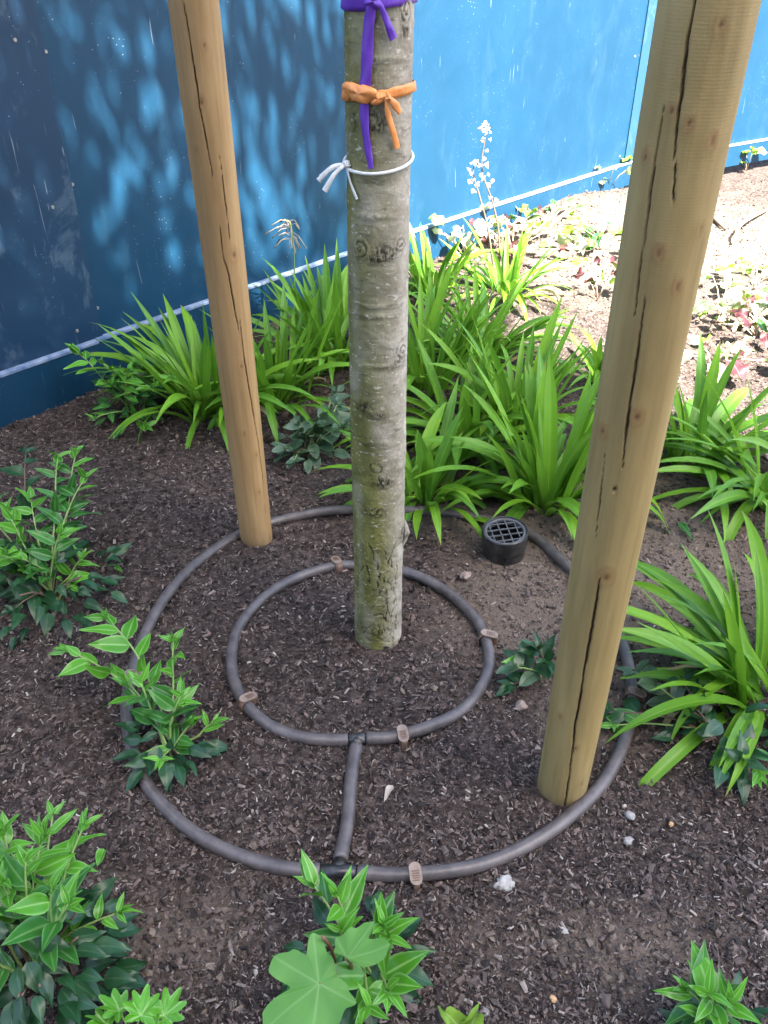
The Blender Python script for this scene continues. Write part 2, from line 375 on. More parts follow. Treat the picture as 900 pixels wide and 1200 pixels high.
def scatter_mesh(name, TV, TF, P, Rm, Sc, Colr, mat):
    """many small solid pieces joined: template TV/TF turned by Rm (n,3,3), scaled by Sc (n,3)"""
    n = len(P); k = len(TV)
    V = TV[None, :, :]*Sc[:, None, :]
    V = np.einsum('nij,nkj->nki', Rm, V) + P[:, None, :]
    Q = (TF[None, :, :] + (np.arange(n)*k)[:, None, None]).reshape(-1, TF.shape[1])
    me = np_mesh(name, V.reshape(-1, 3), Q, mat, smooth=False)
    color_attr(me, 'Col', np.repeat(Colr, k, axis=0)); return me
def rot_np(yaw, tx, ty):
    n = len(yaw); c, s = np.cos(yaw), np.sin(yaw); Z = np.zeros((n, 3, 3))
    Z[:, 0, 0] = c; Z[:, 0, 1] = -s; Z[:, 1, 0] = s; Z[:, 1, 1] = c; Z[:, 2, 2] = 1
    A = np.zeros((n, 3, 3)); c, s = np.cos(tx), np.sin(tx); A[:, 0, 0] = 1; A[:, 1, 1] = c; A[:, 1, 2] = -s; A[:, 2, 1] = s; A[:, 2, 2] = c
    B = np.zeros((n, 3, 3)); c, s = np.cos(ty), np.sin(ty); B[:, 1, 1] = 1; B[:, 0, 0] = c; B[:, 0, 2] = s; B[:, 2, 0] = -s; B[:, 2, 2] = c
    return Z @ B @ A
def fence_clear(x, y):
    """metres in front of the hoarding (positive = our side)"""
    return np.minimum((x+0.865)*0.737-(y-2.378)*0.676, (x-1.281)*0.509-(y-4.615)*0.861)
def pole_clear(x, y):
    return (np.hypot(x-TREE[0], y-TREE[1]) > 0.05) & (np.hypot(x-LP[0], y-LP[1]) > 0.043) & (np.hypot(x-RP[0], y-RP[1]) > 0.049) & (np.hypot(x-0.272, y-1.53) > 0.056) & (fence_clear(x, y) > 0.03)
def build_mulch():
    N = 345000
    # evenly over the bed near by, thinner far away
    y = 0.30 + 4.6*rng.random(N)**2.0; x = (rng.random(N)*2-1)*(0.60+0.48*y)
    keep = pole_clear(x, y) & (bare_sunlit_at(x, y)*0.72 < rng.random(N)); x = x[keep]; y = y[keep]; n = len(x)
    TV = np.array([(-1, -.75, 0), (1, -1, 0), (.85, 1, 0), (-.9, .8, 0), (-.5, -.1, 1), (.55, .05, .9)], float)
    TF = np.array([(0, 1, 5), (0, 5, 4), (1, 2, 5), (2, 3, 4), (2, 4, 5), (3, 0, 4)])
    L = np.clip(rng.lognormal(math.log(0.0027), 0.48, n), 0.0014, 0.0088); W = L*np.clip(rng.normal(0.40, 0.17, n), 0.12, 0.95)
    Hh = np.minimum(W, 0.004)*rng.uniform(0.3, 0.8, n)
    z = th(x, y) + 0.010*(vnoise(x*16+50, y*16+50, 1)-0.5) + 0.007*(vnoise(x*45+50, y*45+50, 2)-0.5) + rng.uniform(-0.001, 0.0075, n)
    pal = np.array([(0.014, 0.010, 0.009), (0.042, 0.031, 0.028), (0.092, 0.070, 0.062), (0.135, 0.096, 0.082), (0.23, 0.19, 0.165), (0.36, 0.32, 0.28)])
    idx = rng.choice(6, n, p=[.23, .25, .26, .135, .105, .020])
    c = pal[idx]*rng.uniform(0.7, 1.35, n)[:, None]; L = np.where(idx == 5, np.minimum(L, .0042), L); W = np.where(idx >= 4, W*.7, W)
    me = scatter_mesh('bark_mulch', TV, TF, np.column_stack([x, y, z]), rot_np(rng.random(n)*6.28, rng.normal(0, .55, n), rng.normal(0, .42, n)), np.column_stack([L, W, Hh]), c, M['chips'])
    tag(link('bark_mulch', me), 'dark brown shredded bark mulch covering the bed', 'mulch', kind='stuff')
    # crumbs of earth
    N = 80000
    y = 0.35 + 4.5*rng.random(N)**1.6; x = (rng.random(N)*2-1)*(0.60+0.48*y)
    b = bare_sunlit_at(x, y); keep = pole_clear(x, y) & (rng.random(N) < 0.08+0.92*b); x = x[keep]; y = y[keep]; n = len(x)
    TV = np.array([(1, 0, 0), (.2, .95, .1), (-.9, .3, -.1), (-.5, -.85, .1), (.55, -.8, -.1), (.1, .05, .9), (0, 0, -.8)], float)
    TF = np.array([(0, 1, 5), (1, 2, 5), (2, 3, 5), (3, 4, 5), (4, 0, 5), (1, 0, 6), (2, 1, 6), (3, 2, 6), (4, 3, 6), (0, 4, 6)])
    s = np.clip(rng.lognormal(math.log(0.0034), 0.50, n), 0.0012, 0.0090)
    z = th(x, y) + 0.010*(vnoise(x*16+50, y*16+50, 1)-0.5) + 0.007*(vnoise(x*45+50, y*45+50, 2)-0.5) + bare_sunlit_at(x, y)*0.012*(vnoise(x*38+50, y*38+50, 6)-0.4) + s*0.3
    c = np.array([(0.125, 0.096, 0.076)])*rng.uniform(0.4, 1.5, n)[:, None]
    me = scatter_mesh('soil_crumbs', TV, TF, np.column_stack([x, y, z]), rot_np(rng.random(n)*6.28, rng.random(n)*6.28, rng.normal(0, .5, n)), np.column_stack([s, s*rng.uniform(.6, 1, n), s*rng.uniform(.5, .9, n)]), c, M['chips'])
    tag(link('soil_crumbs', me), 'loose brown crumbs of earth scattered over the bed', 'soil', kind='stuff')
build_mulch()

# ------------------------------------------------------------------ hoarding
def build_hoarding():
    J = [Vector(p) for p in ((-2.55, 0.54, 0), (-0.868, 2.378, 0), (0.0, 3.325, 0), (1.215, 4.547, 0), (3.40, 5.87, 0), (5.3, 6.9, 0))]
    root = tag(empty('plywood_hoarding', J[0]), 'blue painted plywood hoarding with a kick board along its foot, behind the planting', 'hoarding')
    root_inv = J[0]
    for i in range(len(J)-1):
        a, b = J[i], J[i+1]; d = (b-a).normalized(); nrm = Vector((d.y, -d.x, 0)); Lg = (b-a).length; ang = math.atan2(d.y, d.x)
        proud = 0.010 if i == 0 else 0.0
        bm = bmesh.new(); box_into(bm, (0, 0, 0), (Lg-0.004+(0.03 if i == 0 else 0), 0.018, 2.44 if i < 3 else 2.37)); me = bm_mesh('panel', bm, M['blue_faded'] if i == 0 else M['blue'], bevel=0.0015)
        o = link('panel', me, root); o.location = (a+b)/2 - root_inv + nrm*(proud-0.009) + d*(0.015 if i == 0 else 0) + Vector((0, 0, 1.20 if i < 3 else 1.235)); o.rotation_euler.z = ang
        if i == 0: o['label'] = 'scuffed greyish blue panel'
        bm = bmesh.new(); hb = 0.245 if i < 3 else 0.105; box_into(bm, (0, 0, 0), (Lg-0.003, 0.020, hb)); me = bm_mesh('kick_board', bm, M['blue'], bevel=0.0012)
        kb = link('kick_board', me, root); kb.location = (a+b)/2 - root_inv + nrm*(0.0125+proud) + Vector((0, 0, 0.150-hb/2)); kb.rotation_euler.z = ang
        bm = bmesh.new(); box_into(bm, (0, 0, 0), (Lg-0.003, 0.023, 0.009)); me = bm_mesh('worn_edge', bm, M['edge'], bevel=0.0015)
        e = link('worn_edge', me, kb); e.location = (0, -0.001, hb/2+0.0048)
        for s, off in ((0.045, 0), (Lg-0.045, 0.004)):
            for zz in (0.24, 0.60, 0.96):
                if i in (1, 2, 3) or s > 0.5:
                    V = []; F = []
                    bm = bmesh.new(); bmesh.ops.create_cone(bm, cap_ends=True, segments=10, radius1=0.0055, radius2=0.004, depth=0.003)
                    q = link('screw_head', bm_mesh('screw_head', bm, M['screw']), root)
                    q.location = a + d*(s+random.uniform(-.012, .012)) - root_inv + nrm*(proud+0.0012) + Vector((0, 0, zz+random.uniform(-.06, .06)))
                    q.rotation_euler = (math.pi/2, 0, ang)
    a, b = J[3], J[4]; d = (b-a).normalized(); nrm = Vector((d.y, -d.x, 0))
    bm = bmesh.new(); box_into(bm, (0, 0, 0), (0.15, 0.006, 2.2)); o = link('joint_strip', bm_mesh('joint_strip', bm, M['blue_strip'], bevel=0.001), root)
    o.location = a - root_inv + d*0.070 + nrm*0.004 + Vector((0, 0, 1.265)); o.rotation_euler.z = math.atan2(d.y, d.x)
    bm = bmesh.new(); box_into(bm, (0, 0, 0), (2.3, 0.05, 0.10)); o = link('gap_shade_bar', bm_mesh('gap_shade_bar', bm, M['shade_and_roof'], bevel=0.004), root)  # dark bar stands in for the shade in the gap under the board
    o.location = (a+b)/2 - root_inv + nrm*-0.012 + d*0.05 + Vector((0, 0, -0.062)); o.rotation_euler.z = math.atan2(d.y, d.x)
build_hoarding()

# ------------------------------------------------------------------ round timber stakes
def seg_dist(T, Z, pts, r):
    """distance (m) on the unrolled pole from each grid point to a polyline of (angle, z)"""
    best = np.full(T.shape, 9.0); par = np.zeros(T.shape)
    for i in range(len(pts)-1):
        (t0, z0), (t1, z1) = pts[i], pts[i+1]
        ax, az = (t1-t0)*r, z1-z0; L2 = ax*ax+az*az+1e-12
        dx = (T-t0)*r; dz = Z-z0; s = np.clip((dx*ax+dz*az)/L2, 0, 1)
        dd = np.hypot(dx-s*ax, dz-s*az); m = dd < best
        best = np.where(m, dd, best); par = np.where(m, (i+s)/(len(pts)-1), par)
    return best, par
def stake(name, label, cx, cy, r, top, mat, cracks, knots, lean, holes=()):
    nth, nz = 220, 360
    # seam at the far side (+Y)
    T = np.linspace(-1.5*math.pi, 0.5*math.pi, nth, endpoint=False); zz = np.concatenate([np.linspace(-0.12, 1.25, nz-50), np.linspace(1.256, top, 50)])
    TT, ZZ = np.meshgrid(T, zz)
    rad = r*(1-0.10*np.clip(1-ZZ/1.1, 0, 1.1)); rad += 0.0012*(vnoise(TT*1.2+20, ZZ*3+20, 5)-0.5) + 0.0006*(vnoise(TT*5+20, ZZ*9+20, 8)-0.5)
    crack = np.zeros(TT.shape); knot = np.zeros(TT.shape); dirt = np.zeros(TT.shape)
    for pts, wd in cracks:
        P = [on_pole(px, py, cx, cy, r) for px, py in pts]
        jag = 0.0005*(vnoise(ZZ*120+9, TT*0+3, 12)-0.5)
        d, s = seg_dist(TT+jag/r*2, ZZ, P, r); ww = wd*(0.25+0.75*np.sin(np.clip(s, 0.02, 0.98)*math.pi)**0.6)*(0.55+0.9*vnoise(ZZ*35+5, TT*0+1, 14))
        f = np.clip(1.25-d/(ww*0.72), 0, 1); crack = np.maximum(crack, np.clip(f*1.6, 0, 1)); rad -= 0.005*f
    for px, py, s, red in knots:
        t, z = on_pole(px, py, cx, cy, r); d = np.hypot((TT-t)*r/s, (ZZ-z)/(s*1.35))
        rad += 0.0012*np.exp(-(d/1.6)**2) - 0.0016*np.exp(-(d/0.5)**2)
        knot = np.maximum(knot, np.clip((0.75*np.exp(-(d/0.7)**2) + 0.35*np.exp(-((d-1.1)/0.22)**2))*red, 0, 1))
        crack = np.maximum(crack, 0.7*np.exp(-(d/0.28)**2))
    for px, py, s in holes:
        t, z = on_pole(px, py, cx, cy, r); d = np.hypot((TT-t)*r, ZZ-z)/s; crack = np.maximum(crack, np.clip(1.6-d, 0, 1)); rad -= 0.004*np.clip(1.4-d, 0, 1)
    dirt = np.clip(0.75*np.exp(-np.maximum(ZZ, 0)/0.018)*(0.4+vnoise(TT*6+9, ZZ*60+9, 21)), 0, 0.8)
    top_ch = np.clip((ZZ-(top-0.012))/0.012, 0, 1); rad -= 0.008*top_ch
    V = np.column_stack([(rad*np.cos(TT)).ravel(), (rad*np.sin(TT)).ravel(), ZZ.ravel()])
    i = np.arange((nz-1)*nth); ro = i//nth; c = i % nth; c2 = (c+1) % nth
    Q = np.column_stack([ro*nth+c, ro*nth+c2, (ro+1)*nth+c2, (ro+1)*nth+c])
    capc = len(V); V = np.vstack([V, [[0, 0, top+0.001]]])
    k = np.arange(nth//2)*2; base = (nz-1)*nth
    Q = np.vstack([Q, np.column_stack([base+k, base+(k+1) % nth, base+(k+2) % nth, np.full(len(k), capc)])])
    me = np_mesh(name, V, Q, mat)
    z1 = lambda a: np.append(a.ravel(), 0)
    float_attr(me, 'crack', z1(crack)); float_attr(me, 'knot', z1(knot)); float_attr(me, 'dirt', z1(dirt))
    o = tag(link(name, me), label, 'stake', 'round timber stakes beside the tree'); o.location = (cx, cy, float(th(cx, cy))); o.rotation_euler = (0, lean, 0)
    return o
rc = [([(818, 0), (808, 53), (803, 100), (797, 140), (793, 187)], 0.0021), ([(794, 190), (791, 240)], 0.0008),
      ([(781, 128), (773, 173), (763, 233), (758, 277), (752, 310), (745, 370)], 0.0016), ([(757, 352), (753, 380), (747, 427), (739, 478), (735, 507), (731, 548)], 0.0021),
      ([(709, 530), (698, 630)], 0.0010), ([(704, 680), (700, 703), (694, 739), (685, 787), (680, 821), (677, 843)], 0.0024), ([(678, 832), (673, 856), (672, 884)], 0.0024), ([(671, 876), (668, 906), (664, 936), (661, 955)], 0.0022)]
rk = [(847, 32, .006, .6), (790, 132, .005, .9), (810, 147, .005, .9), (837, 167, .006, .8), (759, 185, .005, 1), (823, 270, .005, .5), (774, 298, .006, 1), (796, 338, .006, .9), (748, 491, .008, 1), (706, 507, .007, 1), (711, 679, .011, .9), (655, 842, .006, .7), (675, 880, .006, .5), (683, 921, .006, .4)]
stake('timber_stake', 'thick greenish tan round timber stake with long open cracks, beside the hose ring', RP[0], RP[1], 0.0448, 1.75, M['wood_r'], rc, rk, R(-0.12), [(721, 576, .0022)])
lc = [([(221, 0), (227, 36), (232, 72), (237, 110), (239, 126), (245, 157), (250, 187), (254, 209)], 0.0018), ([(262, 183), (268, 234), (273, 278)], 0.0011),
      ([(261, 264), (265, 302), (271, 320), (275, 345), (282, 385)], 0.0016), ([(284, 375), (288, 413), (293, 447), (299, 484), (305, 518), (310, 561), (313, 605)], 0.0014)]
lk = [(245, 52, .006, .6), (241, 118, .008, .7), (217, 113, .005, .6), (234, 173, .005, .5), (221, 187, .005, .7), (278, 298, .010, .6), (236, 283, .012, .9), (285, 429, .007, .4), (287, 508, .006, .5), (302, 533, .007, .4), (305, 577, .006, .5)]
stake('timber_stake', 'slimmer honey brown round timber stake standing nearer the blue hoarding', LP[0], LP[1], 0.0410, 1.75, M['wood_l'], lc, lk, R(-0.45))

# ------------------------------------------------------------------ tree
def trunk_r(z): return 0.0455 + 0.0022*np.exp(-((z-0.45)/0.3)**2) + 0.0030*np.exp(-np.maximum(z, 0)/0.05) - 0.0012*np.clip(z-1, 0, 3)
def build_tree():
    cx, cy = TREE; r0 = 0.046
    root = tag(empty('young_tree', (cx, cy, 0)), 'young tree with a straight grey green trunk tied with purple and orange ribbons', 'tree')
    nth, nz = 240, 620; T = np.linspace(-1.5*math.pi, 0.5*math.pi, nth, endpoint=False)
    zz = np.concatenate([np.linspace(-0.12, 1.2, nz-70), np.linspace(1.21, 2.75, 70)]); TT, ZZ = np.meshgrid(T, zz)
    rad = trunk_r(ZZ)
    cyl = lambda f, g, s: vnoise((np.cos(TT)*f)+60, ZZ*g+np.sin(TT)*f+60, s)
    rad = rad + 0.0022*(cyl(1.5, 4, 1)-0.5) + 0.0016*(vnoise(TT*2.3+30, ZZ*28+30, 2)-0.5) + 0.0010*(vnoise(TT*4+30, ZZ*110+30, 3)-0.5) + 0.0006*(vnoise(TT*22+90, ZZ*300+30, 4)-0.5)
    crack = np.zeros(TT.shape)
    warp = lambda s: 0.5*(vnoise(TT*12+40, ZZ*160+40, s)-0.5)
    def swirl(px, py, sx, sy, rings, depth=1.0):
        nonlocal rad, crack
        t, z = on_pole(px, py, cx, cy, r0); dx = (TT-t)*r0/sx; dz = (ZZ-z)/sy; d = np.hypot(dx, dz)*(1+0.28*warp(31))+0.12*warp(33)
        an = np.arctan2(dz, dx); env = np.clip(1.6-d*1.15, 0, 1)
        line = np.clip((np.sin(d*rings*math.pi*2+an*0.6)-0.45)/0.4, 0, 1)*env*np.clip(0.35+1.1*vnoise(an*2+20, d*4+20, 17), 0, 1)
        rad = rad + depth*(0.0032*np.exp(-(d/0.95)**2) - 0.0022*line); crack = np.maximum(crack, 0.8*line)
    def scar(px, py, sx, sy, seed, fz=60, ft=60, amt=1.0):
        nonlocal rad, crack
        t, z = on_pole(px, py, cx, cy, r0); d = np.hypot((TT-t)*r0/sx, (ZZ-z)/sy)
        env = np.clip(1.35-d, 0, 1)
        nn = vnoise(TT*r0*ft*4.2+70, ZZ*fz*1.7+70, seed); ridge = np.clip(1.15-np.abs(nn-0.5)*9, 0, 1)
        nn2 = vnoise(TT*r0*ft*7.5+70, ZZ*fz*3.4+70, seed+1); ridge = np.maximum(ridge, 0.85*np.clip(1-np.abs(nn2-0.5)*8, 0, 1))
        f = ridge*env*amt; rad = rad + 0.0020*env - 0.0036*f; crack = np.maximum(crack, np.clip(f*1.15, 0, 1)); crack = np.maximum(crack, 0.25*env*amt)
    def line(pts, wd, dep=0.0025):
        nonlocal rad, crack
        P = [on_pole(px, py, cx, cy, r0) for px, py in pts]
        d, s = seg_dist(TT+0.16*warp(41)+0.10*(vnoise(ZZ*70+3, TT*0+1, 43)-.5), ZZ+.004*warp(44), P, r0); f = np.clip(1.3-d/(wd*(0.25+2.0*vnoise(ZZ*160+4, TT*9+4, 19)**2)), 0, 1); rad = rad - dep*f; crack = np.maximum(crack, f)
    swirl(471, 13, .011, .020, 2.2); scar(471, 35, .008, .008, 51)
    scar(436, 142, .018, .015, 53); scar(410, 140, .010, .022, 55, amt=.8)
    swirl(420, 291, .015, .018, 2.0); swirl(466, 286, .013, .013, 1.8); scar(447, 299, .020, .015, 57); scar(436, 305, .012, .008, 58)
    swirl(468, 411, .013, .017, 2.0); scar(462, 424, .010, .006, 59, amt=.7)
    scar(424, 478, .020, .013, 61); scar(440, 488, .018, .007, 62, amt=.7)
    scar(447, 566, .022, .014, 63); scar(435, 600, .026, .010, 65, fz=90, amt=.9); scar(470, 626, .012, .02, 66)
    for yy, sx in ((360, .04), (372, .035), (430, .035), (520, .03), (210, .03), (70, .03), (255, .035)):   # growth wrinkles across
        scar(440+random.uniform(-10, 10), yy, sx, .0045, 70+yy, fz=120, ft=14, amt=.35)
    t, z = on_pole(439, 549, cx, cy, r0); d = np.hypot((TT-t)*r0/.010, ((ZZ-z)-(TT-t)*r0*-0.25)/.0085)
    rad = rad + 0.0016*np.clip(1.2-d, 0, 1); ringf = np.clip(1-np.abs(d-1.0)/0.16, 0, 1); rad = rad-0.002*ringf; crack = np.maximum(crack, 0.9*ringf)
    line([(443, 664), (443, 678), (441, 693)], .0012); line([(430, 636), (437, 648), (438, 656)], .0010); line([(454, 690), (454, 707), (451, 726)], .0011); line([(462, 640), (457, 655), (461, 668)], .0010)
    line([(423, 668), (430, 662), (430, 674)], .0010); line([(437, 722), (447, 720), (451, 728)], .0012); line([(419, 722), (424, 730), (428, 742)], .0012); line([(465, 660), (462, 690), (466, 715)], .0008); line([(417, 650), (420, 690), (418, 730)], .0006)
    for q in range(26):
        xq = random.uniform(416, 468); yq = random.uniform(640, 745); line([(xq, yq), (xq+random.uniform(-4, 4), yq+random.uniform(4, 9)), (xq+random.uniform(-5, 5), yq+random.uniform(10, 20))], random.uniform(.0005, .0010), .0018)
    wr = np.clip(1-np.abs(vnoise(TT*1.6+70, ZZ*190+8*vnoise(TT*2+9, ZZ*9+9, 47)+70, 46)-.5)*5, 0, 1)*np.clip(1.3-ZZ*2.2, .12, 1); rad = rad - .0010*wr; crack = np.maximum(crack, .35*wr*vnoise(TT*5+9, ZZ*40+9, 48))
    scar(440, 738, .05, .018, 67, fz=40, ft=40, amt=.55)
    # moss: left face and foot
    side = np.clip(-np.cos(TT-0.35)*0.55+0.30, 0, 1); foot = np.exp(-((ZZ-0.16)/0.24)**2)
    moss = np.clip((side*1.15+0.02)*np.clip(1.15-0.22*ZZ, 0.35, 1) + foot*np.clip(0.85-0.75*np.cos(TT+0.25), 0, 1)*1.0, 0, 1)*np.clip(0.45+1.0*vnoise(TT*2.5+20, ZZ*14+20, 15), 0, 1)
    V = np.column_stack([(rad*np.cos(TT)).ravel(), (rad*np.sin(TT)).ravel(), ZZ.ravel()])
    i = np.arange((nz-1)*nth); ro = i//nth; c = i % nth; c2 = (c+1) % nth
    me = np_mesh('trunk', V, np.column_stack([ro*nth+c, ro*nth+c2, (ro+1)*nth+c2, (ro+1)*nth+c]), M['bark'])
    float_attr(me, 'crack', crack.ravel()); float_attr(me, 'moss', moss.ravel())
    tr = link('trunk', me, root); tr.rotation_euler = (0, R(0.25), 0)
    # lifted flake of bark on the sunny side
    t, z = on_pole(470, 626, cx, cy, r0); rngl = random.Random(3); V = []; F = []
    n = 7; m = 9
    for s in (0, 1):
        for a in range(m):
            for b in range(n):
                u = (b/(n-1)-0.5); v = (a/(m-1)-0.5); wob = 1-0.35*abs(v)*rngl.uniform(.5, 1.5)
                an = t + 0.28 + u*0.34*wob; rr = r0+0.0015+0.0120*math.cos(v*3.0)*(0.45+0.55*math.cos(u*3.0))*(1 if s else 0.3) + rngl.uniform(-.0012, .0012)
                V.append((rr*math.cos(an), rr*math.sin(an), z-0.004+v*0.060))
    for s in (0, 1):
        for a in range(m-1):
            for b in range(n-1):
                o = s*m*n + a*n+b; q = (o, o+1, o+n+1, o+n); F.append(q if s else q[::-1])
    rim = [b for b in range(n)]+[a*n+n-1 for a in range(1, m)]+[(m-1)*n+b for b in range(n-2, -1, -1)]+[a*n for a in range(m-2, 0, -1)]
    for a in range(len(rim)):
        p, q = rim[a], rim[(a+1) % len(rim)]; F.append((p, q, q+m*n, p+m*n))
    me = mesh('bark_flake', V, F, M['bark'], smooth=False)
    float_attr(me, 'crack', np.array([rngl.choice((0, .1, .3, .75)) for _ in V])); float_attr(me, 'moss', np.zeros(len(V)))
    link('bark_flake', me, root)
    # limbs and crown above the picture
    rg = random.Random(5); tips = []
    for b in range(9):
        an = b*2.4+rg.uniform(-.3, .3); z0 = 2.15+0.06*b; el = rg.uniform(0.5, 0.95); Lb = rg.uniform(0.9, 1.35)
        p0 = Vector((0, 0, z0)); P = [p0]
        for s in range(1, 6):
            f = s/5; P.append(p0 + Vector((math.cos(an)*f*Lb*math.cos(el), math.sin(an)*f*Lb*math.cos(el), f*Lb*math.sin(el)+0.12*f*f)) + Vector((rg.uniform(-.05, .05), rg.uniform(-.05, .05), 0)))
        v, f = tube(spline(P, 3), [0.017*(1-0.8*i/15) for i in range(16)], 7)
        limb = link('limb', mesh('limb', v, f, M['twig']), root)
        for _ in range(7):
            q = P[rg.randint(2, 5)]; e = q + Vector((rg.gauss(0, .28), rg.gauss(0, .28), rg.gauss(0.05, .22))); tips.append(e)
            v, f = tube([q, (q+e)/2+Vector((0, 0, .03)), e], [.005, .004, .002], 5); link('twig', mesh('twig', v, f, M['twig']), limb)
    lead = tube([(0.012, 0, 2.7), (0.02, 0, 3.3), (-0.02, 0.03, 4.0)], [.035, .022, .006], 8); link('limb', mesh('limb', *lead, M['twig']), root)
    for z in np.linspace(2.9, 4.0, 14): tips.append(Vector((rg.gauss(0, .2), rg.gauss(0, .2), z)))
    V = []; F = []; U = []
    for e in tips:
        for _ in range(rg.randint(58, 96)):
            c = e + Vector((rg.gauss(0, .10), rg.gauss(0, .10), rg.gauss(0, .14))); an = rg.random()*6.28; dr = rg.uniform(-1.45, -.1)
            d = Vector((math.cos(an)*math.cos(dr), math.sin(an)*math.cos(dr), math.sin(dr))); s = d.cross(Vector((rg.uniform(-.5, .5), rg.uniform(-.5, .5), 1))).normalized(); Lf = rg.uniform(.055, .11); o = len(V)
            V += [c, c+d*Lf*.45+s*Lf*.22, c+d*Lf, c+d*Lf*.45-s*Lf*.22]; U += [(.5, 0), (1, .5), (.5, 1), (0, .5)]
            F += [(o, o+1, o+2), (o, o+2, o+3)]
    me = mesh('crown', V, F, M['crown'], smooth=False); uvl = me.uv_layers.new(name='UVMap')
    for lp in me.loops: uvl.data[lp.index].uv = U[lp.vertex_index]
    cr = link('crown', me, root); cr['kind'] = 'stuff'
build_tree()

# ------------------------------------------------------------------ ribbons and twine on the trunk
def on_trunk(px, py, out=0.002):
    d = ray(px, py); t = (TREE[1]-0.046)/d.y; z = CAM_H+d.z*t
    r = float(trunk_r(z)) + 0.0015
    a, z = on_pole(px, py, TREE[0]+z*0.0044, TREE[1], r)
    n = Vector((math.cos(a), math.sin(a), 0)); return Vector((TREE[0]+z*0.0044, TREE[1], z)) + n*(r+out), n
def band(zf, r_off, hw, wob, seed, n=64):
    rg = random.Random(seed); P = []; W = []; N = []
    for i in range(n+1):
        a = -math.pi/2 + 2*math.pi*i/n; z = zf(math.cos(a), math.sin(a)); nn = Vector((math.cos(a), math.sin(a), 0))
        rr = float(trunk_r(z))+r_off+0.0006*math.sin(a*5+seed); P.append(Vector((TREE[0]+z*0.0044, TREE[1], z))+nn*rr); N.append(nn+Vector((0, 0, 0.25*math.sin(a*4+seed)))); W.append(hw*(1+wob*math.sin(a*3+seed*2)+wob*0.5*rg.uniform(-1, 1)))
    return ribbon(P, W, N)
def tail(pts, out=0.003):
    """pts: (px, py, half width in m)"""
    P = []; N = []
    for q in pts:
        p, n = on_trunk(q[0], q[1], q[3] if len(q) > 3 else out); P.append(p); N.append(n)
    Ps = spline(P, 5); m = len(Ps); Ws = []; Ns = []
    for i in range(m):
        f = i/(m-1)*(len(pts)-1); a = min(int(f), len(pts)-2); b = f-a
        Ws.append(pts[a][2]*(1-b)+pts[a+1][2]*b); Ns.append(N[a].lerp(N[a+1], b)+Vector((0.25*math.sin(i*0.9), 0, 0)))
    return ribbon(Ps, Ws, Ns)
def pillow(c, n, sx, sz, dep, seed, rot=0.0):
    """small crumpled puff of tape lying on the trunk"""
    rg = random.Random(seed); side = Vector((-n.y, n.x, 0)); up = Vector((0, 0, 1)); V = []; F = []; A, B = 9, 18
    for a in range(A):
        th_ = math.pi*a/(A-1)
        for b in range(B):
            ph = 2*math.pi*b/B; k = 1+0.16*math.sin(3*ph+seed)+rg.uniform(-.07, .07)
            x = math.sin(th_)*math.cos(ph)*sx*k; z = math.sin(th_)*math.sin(ph)*sz*k; y = math.cos(th_)*dep*k
            x, z = x*math.cos(rot)-z*math.sin(rot), x*math.sin(rot)+z*math.cos(rot); V.append(c+side*x+up*z+n*y)
    for a in range(A-1):
        for b in range(B): F.append((a*B+b, a*B+(b+1) % B, (a+1)*B+(b+1) % B, (a+1)*B+b))
    return V, F
